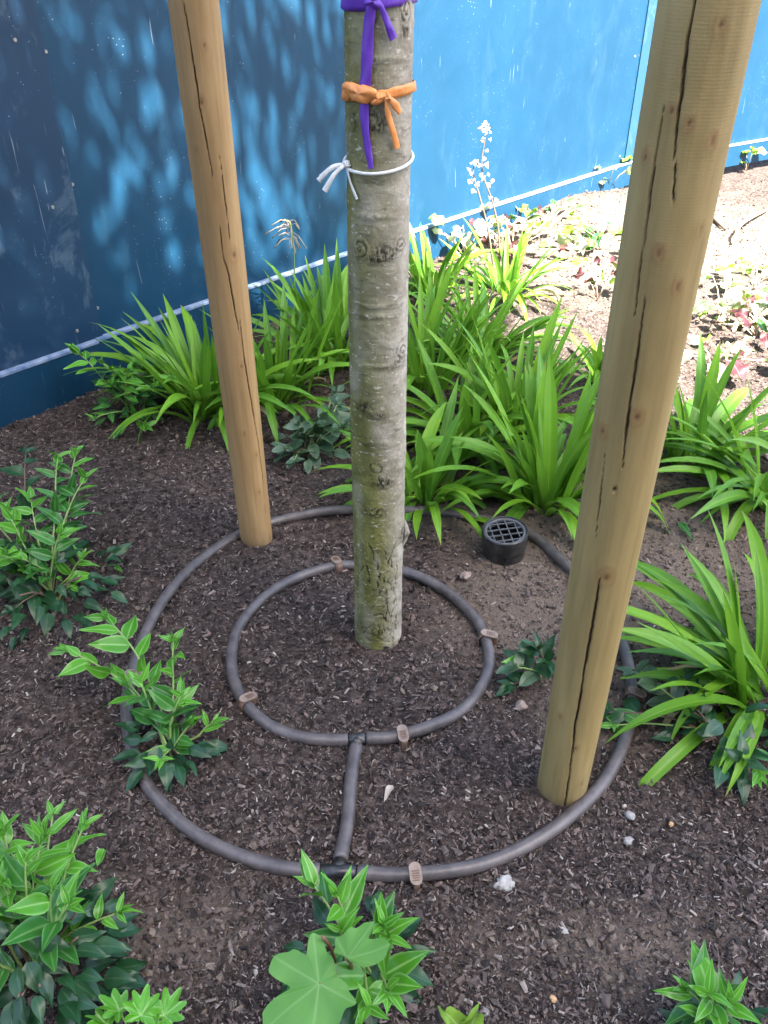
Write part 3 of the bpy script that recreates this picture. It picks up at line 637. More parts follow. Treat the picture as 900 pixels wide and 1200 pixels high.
def build_ties():
    # z of trunk front for pixel rows
    zf = lambda py: on_trunk(441, py)[0].z
    t = tag(empty('purple_ribbon', (TREE[0], TREE[1], zf(4))), 'purple plastic ribbon knotted round the trunk, its long end hanging down', 'ribbon')
    def put(name, vf, parent, mat):
        o = link(name, mesh(name, *vf, mat)); o.parent = parent; o.matrix_parent_inverse = Matrix.Translation(-parent.location); return o
    put('loop', band(lambda c, s: zf(0)+0.004*c+0.002*s, 0.0022, 0.0085, .12, 1), t, M['purple'])
    p, n = on_trunk(438, 1, 0.004); put('knot', pillow(p, n, .011, .009, .006, 4), t, M['purple'])
    put('long_tail', tail([(437, 2, .006, .006), (433, 30, .0072, .004), (431, 70, .0076), (429, 100, .0074, .003), (428, 120, .0062, .003), (429, 150, .0056), (433, 180, .0046), (435.5, 197, .0036)]), t, M['purple'])
    put('short_tail', tail([(442, -2, .003, .006), (448, 12, .0035, .006), (454, 30, .0046, .006), (459.5, 45, .0056, .005)]), t, M['purple'])
    t = tag(empty('orange_ribbon', (TREE[0], TREE[1], zf(112))), 'orange plastic ribbon tied in a small bow round the trunk', 'ribbon')
    put('loop', band(lambda c, s: zf(111)+0.005*c, 0.0038, 0.0060, .25, 2), t, M['orange'])
    p, n = on_trunk(424, 108, 0.0045); put('fold', pillow(p, n, .025, .0115, .0062, 6, R(-8)), t, M['orange'])
    p, n = on_trunk(411, 106, 0.004); put('fold', pillow(p, n, .013, .011, .006, 9, R(35)), t, M['orange'])
    p, n = on_trunk(443, 114, 0.004); put('fold', pillow(p, n, .013, .008, .005, 8, R(12)), t, M['orange'])
    p, n = on_trunk(453, 113, 0.006); put('knot', pillow(p, n, .0048, .0058, .0055, 3), t, M['orange'])
    put('tail', tail([(452, 116, .003, .007), (453, 130, .0036, .006), (458, 150, .0042, .005), (464, 173, .0044, .004)]), t, M['orange'])
    put('short_tail', tail([(455, 114, .003, .009), (460, 122, .0055, .009), (465, 131, .0035, .008)]), t, M['orange'])
    t = tag(empty('white_twine', (TREE[0], TREE[1], zf(198))), 'white twine tied round the trunk with frayed loose ends', 'twine')
    P = []
    for i in range(60):
        a = 2*math.pi*i/60; z = zf(203) + 0.008*(math.sin(a)+1) + 0.004*math.cos(a); rr = float(trunk_r(z))+0.0032
        P.append(Vector((TREE[0]+z*.0044+rr*math.cos(a), TREE[1]+rr*math.sin(a), z)))
    put('loop', tube(P, 0.0024, 8, closed=True), t, M['white'])
    k, n = on_trunk(409, 192, 0.003); put('knot', pillow(k, n, .005, .005, .005, 3), t, M['white'])
    for ex, ey, dp in ((373, 212, 0.0), (380, 224, -.01), (376, 208, .008)):
        d = ray(ex, ey); e = d*((k.y+dp)/d.y)+Vector((0, 0, CAM_H)); Pm = spline([k, k.lerp(e, .5)+Vector((0, -.004, .007)), e], 5)
        put('loose_end', ribbon(Pm, [.0018+.0022*i/10 for i in range(11)], [Vector((0.1, -1, .3))]*11), t, M['white'])
    put('loose_end', tail([(409, 193, .002, .004), (413, 212, .0022, .004), (420, 233, .0020, .003)]), t, M['white'])
build_ties()

# ------------------------------------------------------------------ irrigation hose
HR = 0.0112
def hose_pts(px): return [Vector((p.x, p.y, 0)) for p in (at(x, y, HR*0.8) for x, y in px)]
outer = [(398, 1021), (440, 1025), (486, 1025), (540, 1019), (590, 1003), (640, 977), (682, 944), (712, 910), (732, 868), (741, 825), (738, 785), (727, 748), (706, 712), (680, 680), (652, 652), (625, 629), (592, 613), (552, 604), (510, 600), (462, 598), (415, 598), (370, 601), (322, 610), (278, 627), (236, 655), (202, 690), (172, 740), (153, 795), (149, 845), (163, 900), (195, 948), (240, 985), (300, 1010), (350, 1020)]
inner = [(420, 866), (446, 866), (475, 861), (508, 850), (540, 832), (562, 808), (573, 780), (570, 752), (556, 725), (530, 698), (500, 679), (470, 668), (436, 664), (400, 664), (365, 671), (332, 685), (302, 706), (281, 732), (272, 762), (273, 792), (284, 820), (303, 841), (328, 855), (360, 865), (395, 867)]
def build_hose():
    root = tag(empty('irrigation_hose', (TREE[0], TREE[1], 0)), 'brown grey irrigation hose laid in two joined rings round the tree', 'hose')
    rg = random.Random(2)
    def put(name, vf, parent, mat, m=None):
        o = link(name, mesh(name, *vf, mat)); o.parent = parent
        o.matrix_parent_inverse = Matrix.Translation(-root.location) if parent is root else Matrix.Identity(4); return o
    tees = {}
    for nm, pts in (('outer_ring', outer), ('inner_ring', inner)):
        P = spline(hose_pts(pts), 8, closed=True)
        for i, p in enumerate(P):
            p.z = float(th(p.x, p.y)) + HR*0.80 + 0.0022*math.sin(i*0.13)+0.0012*math.sin(i*0.31+1)
        k = P[0]; P2 = P[4:-3] if nm == 'outer_ring' else P[3:-3]
        # the ring is cut at the tee; both ends pushed over the barbs
        rad = [HR]*len(P2)
        for i in range(4): rad[i] = rad[-1-i] = HR*(1.09 if i < 3 else 1.03)
        put(nm, tube(P2, rad, 16), root, M['hose']); tees[nm] = (P2[-1], P2[0])
    (a0, a1), (b0, b1) = tees['outer_ring'], tees['inner_ring']
    ca, cb = (a0+a1)/2, (b0+b1)/2; ax = (cb-ca).normalized()
    Pc = [ca+ax*0.020, ca.lerp(cb, .35)+Vector((.003, 0, 0)), ca.lerp(cb, .7)+Vector((-.001, 0, 0.002)), cb-ax*0.016]
    Pc = spline(Pc, 8); put('cross_pipe', tube(Pc, [HR*1.06 if (i < 3 or i > len(Pc)-4) else HR*1.0 for i in range(len(Pc))], 16), root, M['hose'])
    for c, e0, e1, out in ((ca, a0, a1, ax), (cb, b0, b1, -ax)):
        d = (e1-e0).normalized()
        v = merge(tube([e0-d*.006, e0+d*.002, e0+d*.003, e1-d*.003, e1-d*.002, e1+d*.006], [.0092, .0092, .0112, .0112, .0092, .0092], 16),
                  tube([c, c+out*.014, c+out*.0145, c+out*.026], [.0105, .0105, .0088, .0088], 16))
        put('tee_fitting', v, root, M['black'])
build_hose()
def build_pegs():
    # strap over the hose with a ribbed tab and a spike into the soil; hose runs along local Y
    n = 16; V = []; F = []; hw = 0.0080
    prof = []
    for i in range(n+1):
        a = math.pi*(1-i/n); prof.append((math.cos(a)*(HR+.0008), math.sin(a)*(HR+.0008), math.cos(a), math.sin(a)))
    prof = [(-HR-.0008, -.016, -1, 0)] + prof + [(HR+.0008, -.018, 1, 0)]
    for (x, z, nx, nz) in prof:
        for y in (-hw, hw):
            V.append((x, y, z)); V.append((x+nx*.0024, y, z+nz*.0024))
    for i in range(len(prof)-1):
        o = i*4; q = o+4
        F += [(o+1, o+3, q+3, q+1), (o, q, q+2, o+2), (o, o+1, q+1, q), (o+2, q+2, q+3, o+3)]
    strap = mesh('strap', V, F, M['peg'])
    bm = bmesh.new(); box_into(bm, (HR+.0075, 0, -.022), (.010, .0085, .056)); spike = bm_mesh('spike', bm, M['peg'], bevel=.0008)
    V = []; F = []; m = 22                                   # rounded tab lying over the top and reaching past the hose
    for lay in (0, 1):
        for i in range(m):
            a = 2*math.pi*i/m; x = .0100*math.cos(a) + (.0150 if math.cos(a) > 0 else 0); y = (.0094)*math.sin(a)
            V.append((x-.0005, y, HR+.0024+.0026*lay-max(0, x)*0.22))
    F.append(tuple(range(m))[::-1]); F.append(tuple(range(m, 2*m)))
    for i in range(m): F.append((i, (i+1) % m, m+(i+1) % m, m+i))
    tab = mesh('tab', V, F, M['pegtab'], smooth=False)
    bm = bmesh.new(); box_into(bm, (0, 0, 0), (.0012, .0110, .0010)); rib = bm_mesh('rib', bm, M['peg'])
    spots = [(inner, 397, 663, 1, 'brown hose peg on the inner ring on the side facing the slim stake'), (inner, 565, 747, -1, 'brown hose peg on the inner ring on the side of the black drain pipe'), (inner, 288, 825, 1, 'brown hose peg on the inner ring on the side of the leafy sprawling shrub'), (inner, 471, 863, -1, 'brown hose peg on the inner ring beside the tee joint'),
             (outer, 486, 1026, -1, 'brown hose peg on the outer ring beside the tee joint'), (outer, 152, 792, 1, 'brown hose peg on the outer ring under the sprawling shrub'), (outer, 738, 815, -1, 'brown hose peg on the outer ring under the long strap leaves')]
    for ring, px, py, side, lab in spots:
        P = spline(hose_pts(ring), 8, closed=True); q = at(px, py, HR)
        i = min(range(len(P)), key=lambda k: (P[k].x-q.x)**2+(P[k].y-q.y)**2)
        d = (P[(i+1) % len(P)]-P[i-1]).normalized(); p = P[i]
        outw = Vector((p.x-TREE[0], p.y-TREE[1], 0)).normalized(); s = outw if side < 0 else -outw
        if ring is inner and px == 397: s = outw
        t = tag(empty('hose_peg', (p.x, p.y, float(th(p.x, p.y))+HR*.8+0.0022*math.sin(i*0.13)+0.0012*math.sin(i*0.31+1)), math.atan2(s.y, s.x)), lab, 'hose peg', 'pegs that hold the hose down')
        link('strap', strap, t); link('spike', spike, t); tb = link('tab', tab, t)
        for k in range(5):
            r = link('rib', rib, tb); r.location = (.004+.0034*k, 0, HR+.0052-max(0, .004+.0034*k)*0.22); r.rotation_euler.y = 0.2
build_pegs()

# ------------------------------------------------------------------ black inspection pipe with grate
def lathe(prof, n=48):
    V = []; F = []
    for (r, z) in prof:
        for k in range(n): V.append((r*math.cos(2*math.pi*k/n), r*math.sin(2*math.pi*k/n), z))
    for i in range(len(prof)-1):
        for k in range(n): F.append((i*n+k, i*n+(k+1) % n, (i+1)*n+(k+1) % n, (i+1)*n+k))
    return V, F
def build_pipe():
    t = tag(empty('watering_pipe', (0.272, 1.53, float(th(0.272, 1.53))), R(-12)), 'short black plastic pipe end with a grid cover set in the soil', 'pipe')
    t.rotation_euler = (R(3), R(-3), R(8))
    link('pipe', mesh('pipe', *lathe([(.0465, -.10), (.0475, .034), (.0475, .038)]), M['black']), t)
    link('collar', mesh('collar', *lathe([(.0462, .030), (.0505, .031), (.0512, .034), (.0512, .068), (.0498, .0705), (.0478, .0705), (.0465, .069), (.0465, .050), (.044, .049)]), M['black']), t)
    link('rim', mesh('rim', *lathe([(.0465, .0655), (.0462, .068), (.0415, .068), (.0405, .067), (.0405, .061)]), M['grate']), t)
    bm = bmesh.new(); bmesh.ops.create_circle(bm, cap_ends=True, radius=.046, segments=40, matrix=Matrix.Translation((0, 0, .012))); link('dark_inside', bm_mesh('dark_inside', bm, M['void']), t)
    for a in range(2):
        for k in range(4):
            off = (k-1.5)*0.0190; Lb = 2*math.sqrt(.041**2-off**2)+.001
            bm = bmesh.new(); s = (Lb, .0026, .004) if a == 0 else (.0026, Lb, .0037)
            box_into(bm, (0, off, .0640) if a == 0 else (off, 0, .0637), s); link('grate_bar', bm_mesh('grate_bar', bm, M['grate'], bevel=.0006), t)
build_pipe()

# ------------------------------------------------------------------ leaves
def leaf_mesh(name, mat, wid, arch, fold, shape='lance', wavy=0.0, seed=0):
    """unit-long leaf along +X, face up"""
    rg = random.Random(seed); V = []; F = []; U = []; n = 8; cols = 5
    for i in range(n+1):
        v = i/n
        if shape == 'lance': hw = wid*0.5*(math.sin(math.pi*v**0.74))**0.95*(1-0.35*v)*1.22
        elif shape == 'round': hw = wid*0.5*(math.sin(math.pi*min(1, v**0.72)))**0.62
        hw = max(hw, 0.004); x = v; z = -arch*v*v + 0.25*arch*v
        for c in range(cols):
            u = c/(cols-1)*2-1
            V.append((x, u*hw, z + abs(u)*hw*fold + wavy*math.sin(v*9+u*2+seed)*abs(u)*wid*.25)); U.append((c/(cols-1), v))
    for i in range(n):
        for c in range(cols-1):
            o = i*cols+c; F.append((o, o+cols, o+cols+1, o+1))
    F = [f[::-1] for f in F]
    me = mesh(name, V, F, mat); uvl = me.uv_layers.new(name='UVMap')
    for lp in me.loops: uvl.data[lp.index].uv = U[lp.vertex_index]
    return me
LEAF = {}
for kind, wd in (('young', .36), ('mid', .39), ('dark', .43)):
    LEAF[kind] = [leaf_mesh('leaf', M[kind], wd*random.uniform(.85, 1.12), random.uniform(.05, .45), random.uniform(.08, .38), 'lance', .25, s) for s in range(6)]
LEAF['silver'] = [leaf_mesh('leaf', M['silver'], random.uniform(.5, .62), random.uniform(.1, .35), random.uniform(.1, .3), 'round', .3, s) for s in range(4)]
for kind in ('pale', 'lime', 'maroon'):
    LEAF[kind] = [leaf_mesh('leaf', M[kind], random.uniform(.6, .85), random.uniform(.1, .35), random.uniform(.05, .3), 'round', .8, s) for s in range(4)]
def strap_mesh(a0, a1, wid, mat, twist, seed, kink=None):
    """unit-long strap leaf from the origin, rising and arching towards +X"""
    rg = random.Random(seed); n = 12; V = []; F = []; U = []; x = z = 0.0; cols = 5
    for i in range(n+1):
        v = i/n; a = a0+(a1-a0)*v**1.35
        if kink and v > kink: a += (v-kink)*2.6
        if i: x += math.sin(a)/n; z += math.cos(a)/n
        hw = wid*0.5*(0.62+0.55*math.sin(math.pi*min(1, v*0.95+0.05)))*(1 if v < .72 else max(.03, 1-((v-.72)/.28)**1.7)); tw = twist*v
        nx, nz = math.cos(a), -math.sin(a)
        for c in range(cols):
            u = c/(cols-1)*2-1; lift = -abs(u)*hw*(0.55-0.35*v)
            y = u*hw*math.cos(tw); o2 = u*hw*math.sin(tw)
            V.append((x + nx*(o2-lift*-1)*1.0 - 0, y, z + nz*(o2-lift*-1))); U.append((c/(cols-1), v))
    for i in range(n):
        for c in range(cols-1):
            o = i*cols+c; F.append((o, o+1, o+cols+1, o+cols))
    me = mesh('leaf', V, F, mat); uvl = me.uv_layers.new(name='UVMap')
    for lp in me.loops: uvl.data[lp.index].uv = U[lp.vertex_index]
    return me
rs = random.Random(21)
STRAP = {'erect': [strap_mesh(rs.uniform(.02, .12), rs.uniform(.2, .75), rs.uniform(.048, .066), M['strap'], rs.uniform(-.5, .5), s) for s in range(8)],
         'arch': [strap_mesh(rs.uniform(.15, .45), rs.uniform(1.2, 1.9), rs.uniform(.048, .068), M['strap'], rs.uniform(-.6, .6), s) for s in range(9)],
         'droop': [strap_mesh(rs.uniform(.3, .6), rs.uniform(2.2, 2.9), rs.uniform(.054, .074), M['strap'], rs.uniform(-.5, .5), s) for s in range(6)],
         'dry': [strap_mesh(.5, rs.uniform(1.8, 2.6), .035, M['strap_dry'], rs.uniform(-2, 2), s, .4) for s in range(3)]}
def clump(px, py, n, L, spread, label, mixw=(.45, .38, .14, .03), rad=0.05, flatten=1.0, seed=0, bias=None, wscale=1.0):
    rg = random.Random(seed*7+3); p = at(px, py)
    t = tag(empty('strap_leaf_plant', p), label, 'plant', 'strap leaved clumps in the bed')
    n = int(n*1.45)
    for i in range(n):
        k = rg.choices(('erect', 'arch', 'droop', 'dry'), mixw)[0]; me = rg.choice(STRAP[k])
        an = rg.uniform(0, 6.283)
        if bias is not None and rg.random() < bias[1]: an = bias[0] + rg.gauss(0, .55)
        rr = rad*math.sqrt(rg.random()); ca, sa = math.cos(an), math.sin(an)
        o = link('leaf', me, t); Lf = L*rg.uniform(.68, 1.12)*(1.0 if k != 'droop' else .88)
        o.location = (ca*rr+rg.gauss(0, rad*.3), sa*rr+rg.gauss(0, rad*.3), -.012)
        o.rotation_euler = Euler((rg.gauss(0, .12), rg.uniform(0, spread)+rr/rad*0.12, an), 'XYZ')
        o.scale = (Lf, Lf*wscale*rg.uniform(.85, 1.2)*(0.30/L)**0.5, Lf)
    return t
def leaf_obj(me, parent, p, d, up, L, wid=1.0, roll=0.0):
    d = d.normalized(); z = up - d*up.dot(d)
    if z.length < 1e-4: z = Vector((1, 0, 0)) - d*d.x
    z.normalize(); y = z.cross(d)
    Mx = Matrix((d, y, z)).transposed().to_4x4(); Mx = Matrix.Translation(p) @ Mx @ Matrix.Rotation(roll, 4, 'X') @ Matrix.Diagonal((L, L*wid, L, 1))
    o = link('leaf', me, parent); o.matrix_basis = Mx; return o
def shrub(base_px, stems, label, name='leafy_shrub', group='glossy leaved shrubs in the bed', seed=0, cat='shrub', basal=0, basal_r=.1, basal_h=.12, basal_kind='dark', leafL=.046):
    """stems: (tip px, tip py, tip height, leaves, kind, leaf length[, start])"""
    rg = random.Random(seed+100); b = at(*base_px); t = tag(empty(name, b), label, cat, group)
    for st in stems:
        tx, ty, tz, nl, kind, LL = st[:6]; LL *= 1.2; nl = max(2, round(nl*.85)); f0 = st[6] if len(st) > 6 else 0.25
        e = at(tx, ty, tz)-b; off = Vector((rg.gauss(0, .012), rg.gauss(0, .012), -.01))
        mid = off.lerp(e, .5) + Vector((rg.gauss(0, .008), rg.gauss(0, .008), e.length*rg.uniform(.06, .16)))
        P = spline([off, off.lerp(mid, .55)+Vector((0, 0, .006)), mid, mid.lerp(e, .55)+Vector((0, 0, e.length*.03)), e], 5); m = len(P)
        v, f = tube(P, [.0026*(1-.55*i/(m-1)) for i in range(m)], 6); s = link('stem', mesh('stem', v, f, M['stem'] if kind != 'dark' else M['twig']), t)
        az = rg.random()*6.28
        for j in range(nl):
            fr = f0+(1-f0)*(j+.5)/nl; i = min(m-1, int(fr*(m-1))); p = P[i]; T = (P[min(i+1, m-1)]-P[max(i-1, 0)]).normalized()
            az += math.pi*rg.uniform(.75, 1.2)
            sd = Vector((math.cos(az), math.sin(az), 0)); sd = (sd - T*sd.dot(T)*.7)
            ang = 1.0 if fr < .85 else .45
            d = T*(.55 if fr < .9 else 1.5) + sd*ang*1.15 + Vector((0, 0, rg.uniform(-.15, .25)))
            kk = kind
            if kind == 'young' and fr < .5 and rg.random() < .6: kk = 'mid'
            if kind == 'mid' and fr > .8: kk = 'young'
            sz = LL*rg.uniform(.75, 1.15)*(1 if fr < .8 else .78 if fr < .93 else .55)
            leaf_obj(rg.choice(LEAF[kk]), t, p, d, Vector((rg.gauss(0, .35), rg.gauss(0, .35)-.15, 1)), sz, rg.uniform(.85, 1.15), rg.gauss(0, .2))
        for q in range(3):      # small leaves at the tip
            an = az+q*2.1+rg.uniform(-.6, .6); leaf_obj(rg.choice(LEAF['young' if kind in ('young', 'mid') else kind]), t, e, Vector((math.cos(an), math.sin(an), rg.uniform(-.1, .6)))*rg.uniform(.5, 1.1)+T*.7, Vector((rg.gauss(0, .4), rg.gauss(0, .4)-.2, 1)), LL*rg.uniform(.35, .72), .9, rg.gauss(0, .3))
    for i in range(basal):
        an = rg.random()*6.28; rr = basal_r*math.sqrt(rg.random()); h = basal_h*rg.random()*(1-.5*rr/basal_r)+.012
        d = Vector((math.cos(an), math.sin(an), rg.uniform(-.5, .55)))
        leaf_obj(rg.choice(LEAF[basal_kind]), t, Vector((math.cos(an)*rr, math.sin(an)*rr, h)), d, Vector((rg.gauss(0, .3), rg.gauss(0, .3)-.2, 1)), leafL*rg.uniform(.7, 1.15), rg.uniform(.9, 1.2), rg.gauss(0, .3))
    if basal:
        for i in range(max(3, basal//9)):
            an = rg.random()*6.28; e = Vector((math.cos(an)*basal_r*.7, math.sin(an)*basal_r*.7, basal_h*.8))
            v, f = tube(spline([Vector((0, 0, -.01)), e*.5+Vector((0, 0, .01)), e], 4), .0016, 5); link('stem', mesh('stem', v, f, M['twig']), t)
    return t

# --- strap leaved clumps
E = (.60, .30, .08, .02); A = (.22, .50, .24, .04)
clump(243, 478, 58, .36, .50, 'strap leaved clump spilling against the hoarding behind the slim stake', (.40, .45, .11, .04), .06, seed=1, bias=(2.6, .30))
clump(322, 470, 52, .34, .35, 'strap leaved clump between the slim stake and the low grey green plant', (.50, .36, .12, .02), .06, seed=2)
clump(392, 425, 60, .36, .30, 'upright strap leaved clump by the hoarding next to the feathery seed stalk', E, .075, seed=3)
clump(498, 585, 40, .27, .50, 'low strap leaved clump on the outer ring nearest the trunk, with drooping tips', (.25, .45, .30, 0), .05, seed=4, wscale=1.3)
clump(548, 520, 44, .33, .60, 'sprawling strap leaved clump in the middle of the row', A, .06, seed=5, bias=(3.6, .3), wscale=1.3)
clump(640, 585, 50, .36, .34, 'vigorous bright strap leaved clump beside the black grid pipe', (.55, .22, .22, .01), .055, seed=6, wscale=1.3)
clump(600, 500, 36, .34, .28, 'tall strap leaved clump standing behind the one by the grid pipe', E, .05, seed=16)
clump(500, 455, 42, .36, .28, 'upright shaded strap leaved clump in the row between trunk and hoarding', E, .06, seed=7)
clump(562, 425, 46, .32, .55, 'sunlit strap leaved clump at the shade edge below the dried flower stalk', (.35, .50, .12, .03), .06, seed=8)
clump(808, 540, 34, .32, .45, 'half sunlit strap leaved clump behind the thick cracked stake', (.40, .42, .15, .03), .05, seed=9, wscale=1.3)
clump(905, 585, 30, .38, .60, 'strap leaved clump at the bed edge with long leaves reaching over bare soil', (.25, .6, .14, .01), .05, seed=10, bias=(3.2, .5))
clump(898, 818, 46, .36, .62, 'large strap leaved clump reaching long leaves over the outer hose ring', (.15, .66, .17, .02), .055, seed=11, bias=(3.0, .40), wscale=1.1)
clump(705, 445, 16, .24, .40, 'small strap leaved tuft on sunny soil behind the thick cracked stake', (.5, .4, .08, .02), .03, seed=12)
clump(505, 345, 34, .30, .40, 'sunlit strap leaved clump at the hoarding foot beside pale fluffy leaves', (.55, .35, .05, .05), .06, seed=13)
clump(590, 345, 30, .30, .50, 'bleached sunlit strap leaved clump around the dried flower stalk', (.45, .40, .05, .10), .06, seed=14)

# --- glossy leaved shrubs
shrub((62, 700), [(90, 528, .17, 12, 'mid', .052, .35), (100, 560, .16, 13, 'mid', .055, .3), (30, 530, .15, 10, 'dark', .05), (68, 535, .18, 11, 'mid', .05, .4), (36, 585, .15, 12, 'mid', .055), (8, 600, .16, 12, 'young', .055, .4), (95, 655, .07, 8, 'young', .045, .3), (5, 650, .12, 11, 'young', .055, .4), (25, 655, .12, 9, 'mid', .05), (70, 625, .14, 9, 'mid', .05), (88, 685, .03, 4, 'young', .05, .6), (15, 715, .06, 7, 'dark', .05), (-30, 640, .13, 10, 'mid', .055), (-40, 580, .16, 10, 'mid', .055)],
      'wide dark and light green shrub at the bed side away from the drain pipe', seed=1, basal=85, basal_r=.15, basal_h=.12)
shrub((200, 884), [(78, 762, .10, 11, 'young', .052, .25), (124, 724, .12, 9, 'young', .055, .3), (203, 752, .15, 10, 'young', .050, .3), (250, 846, .05, 4, 'young', .04, .6), (188, 890, .04, 5, 'young', .040, .2), (165, 800, .11, 8, 'mid', .055), (212, 815, .10, 8, 'mid', .05), (222, 850, .06, 6, 'mid', .045), (150, 800, .08, 6, 'young', .055, .4)],
      'sprawling light green shrub leaning over the outer hose ring', seed=2, basal=30, basal_r=.065, basal_h=.06)
shrub((45, 1150), [(62, 955, .15, 11, 'young', .05, .35), (98, 968, .16, 11, 'young', .052, .35), (50, 980, .17, 11, 'young', .048, .4), (5, 975, .17, 9, 'young', .05, .4), (2, 1035, .16, 10, 'young', .05, .4), (30, 1010, .18, 10, 'mid', .05), (138, 1070, .09, 8, 'young', .042, .45), (80, 1060, .16, 9, 'mid', .055), (60, 1040, .19, 8, 'mid', .06), (-20, 1000, .18, 10, 'young', .05, .4), (-30, 1060, .16, 10, 'mid', .05)],
      'two tone shrub, dark below and fresh green on top, beside the small lobed seedling', seed=3, basal=120, basal_r=.11, basal_h=.14)
shrub((420, 1140), [(368, 1038, .14, 4, 'mid', .062, .7), (395, 1048, .14, 5, 'young', .062, .7), (448, 1085, .13, 5, 'mid', .055, .7), (455, 1098, .12, 4, 'young', .05, .7), (345, 1150, .10, 6, 'young', .045, .4), (455, 1160, .09, 6, 'young', .055, .5), (432, 1180, .10, 4, 'young', .055, .6), (400, 1090, .12, 6, 'mid', .05)],
      'small glossy shrub below the outer tee joint, under a lobed leaf', seed=4, basal=34, basal_r=.075, basal_h=.09)
shrub((160, 490), [(88, 410, .20, 16, 'young', .055, .25), (120, 425, .18, 13, 'mid', .05), (165, 425, .16, 11, 'mid', .05), (150, 435, .18, 12, 'young', .05), (180, 450, .12, 9, 'young', .045), (110, 490, .05, 8, 'mid', .045), (172, 500, .04, 6, 'young', .045), (130, 450, .13, 9, 'mid', .05), (195, 445, .11, 9, 'mid', .045)],
      'bushy green shrub against the kick board of the blue hoarding', seed=5, basal=30, basal_r=.1, basal_h=.12, basal_kind='mid')
shrub((362, 530), [(395, 475, .10, 8, 'silver', .055), (350, 500, .08, 7, 'silver', .055), (335, 525, .05, 5, 'silver', .055), (400, 500, .09, 7, 'silver', .055), (375, 490, .11, 7, 'silver', .055), (345, 540, .04, 4, 'silver', .045), (395, 460, .1, 6, 'silver', .055)],
      'low grey green plant with rounded leaves between slim stake and trunk', name='rounded_leaf_plant', group='low broad leaved plants', seed=6, cat='plant', basal=16, basal_r=.1, basal_h=.05, basal_kind='silver', leafL=.055)
shrub((628, 795), [(632, 762, .07, 4, 'dark', .055, .3), (606, 782, .05, 3, 'silver', .055, .4), (618, 770, .05, 3, 'young', .045, .6), (600, 802, .02, 2, 'dark', .05, .6), (640, 775, .06, 3, 'dark', .05)],
      'tiny dark leaved seedling on bare soil by the thick cracked stake', seed=7, basal=4, basal_r=.04, basal_h=.02)
shrub((835, 1225), [(805, 1160, .10, 7, 'mid', .05, .4), (830, 1165, .11, 8, 'young', .05, .5), (855, 1175, .10, 7, 'mid', .05, .5), (820, 1190, .08, 5, 'mid', .05)],
      'tight tip of a green shrub alone on mulch, far from the hose', seed=8, basal=10, basal_r=.05, basal_h=.06)
shrub((845, 870), [(745, 790, .05, 8, 'silver', .05, .4), (712, 835, .03, 4, 'dark', .05, .75), (720, 850, .02, 4, 'mid', .05, .75), (800, 800, .06, 6, 'dark', .055), (870, 890, .05, 7, 'dark', .055), (890, 905, .04, 5, 'mid', .05), (815, 830, .06, 6, 'dark', .055)],
      'dark leaved plant trailing under the large strap leaved clump', seed=9, basal=26, basal_r=.10, basal_h=.07)

# --- lobed leaves
def lobed_leaf(name, ctrl, scale, mat, curl, fold, seed=0):
    n = 200; rings = 8; V = [(0, 0, 0)]; F = []; U = [(.5, .3)]
    A = sorted((R(a), r) for a, r in ctrl); m = len(A)
    def rad(a):
        a = a % (2*math.pi); 
        for i in range(m):
            a0, r0 = A[i]; a1, r1 = A[(i+1) % m]
            if i == m-1: a1 += 2*math.pi
            aa = a if a >= A[0][0] else a+2*math.pi
            if a0 <= aa <= a1:
                f = (aa-a0)/(a1-a0); f = f*f*(3-2*f); return r0*(1-f)+r1*f
        return A[0][1]
    for j in range(1, rings+1):
        for k in range(n):
            a = 2*math.pi*k/n; r = rad(a)*j/rings; x = r*math.cos(a)*scale; y = r*math.sin(a)*scale
            z = -curl*(x*x+y*y)/(0.08) + fold*abs(y) + 0.0020*math.sin(a*7+seed)*(j/rings)**2 + 0.004*math.sin(x*90+seed)*math.sin(y*75+1)*(j/rings)
            V.append((x, y, z)); U.append((.5+.5*math.sin(a*2.5+1)*j/rings, .3+.4*j/rings))
    for k in range(n): F.append((0, 1+k, 1+(k+1) % n))
    for j in range(rings-1):
        for k in range(n):
            o = 1+j*n; F.append((o+k, o+n+k, o+n+(k+1) % n, o+(k+1) % n))
    me = mesh(name, V, F, mat); uvl = me.uv_layers.new(name='UVMap')
    for lp in me.loops: uvl.data[lp.index].uv = U[lp.vertex_index]
    axes = [a for i, (a, r) in enumerate(A) if r > A[i-1][1] and r >= A[(i+1) % m][1]]
    vein = []
    for x, y, z in V:
        a = math.atan2(y, x); r = math.hypot(x, y); d = min(abs(math.atan2(math.sin(a-b), math.cos(a-b))) for b in axes)*r
        vein.append(math.exp(-(d/.0011)**2))
    float_attr(me, 'vein', np.array(vein)); return me
BIG = [(20, .28), (70, .42), (98, .72), (116, .46), (132, .66), (150, .84), (163, .82), (181, .46), (203, .94), (214, 1.0), (224, .92), (248, .60), (262, .92), (272, .88), (291, .66), (318, .56), (332, .64), (347, .46)]
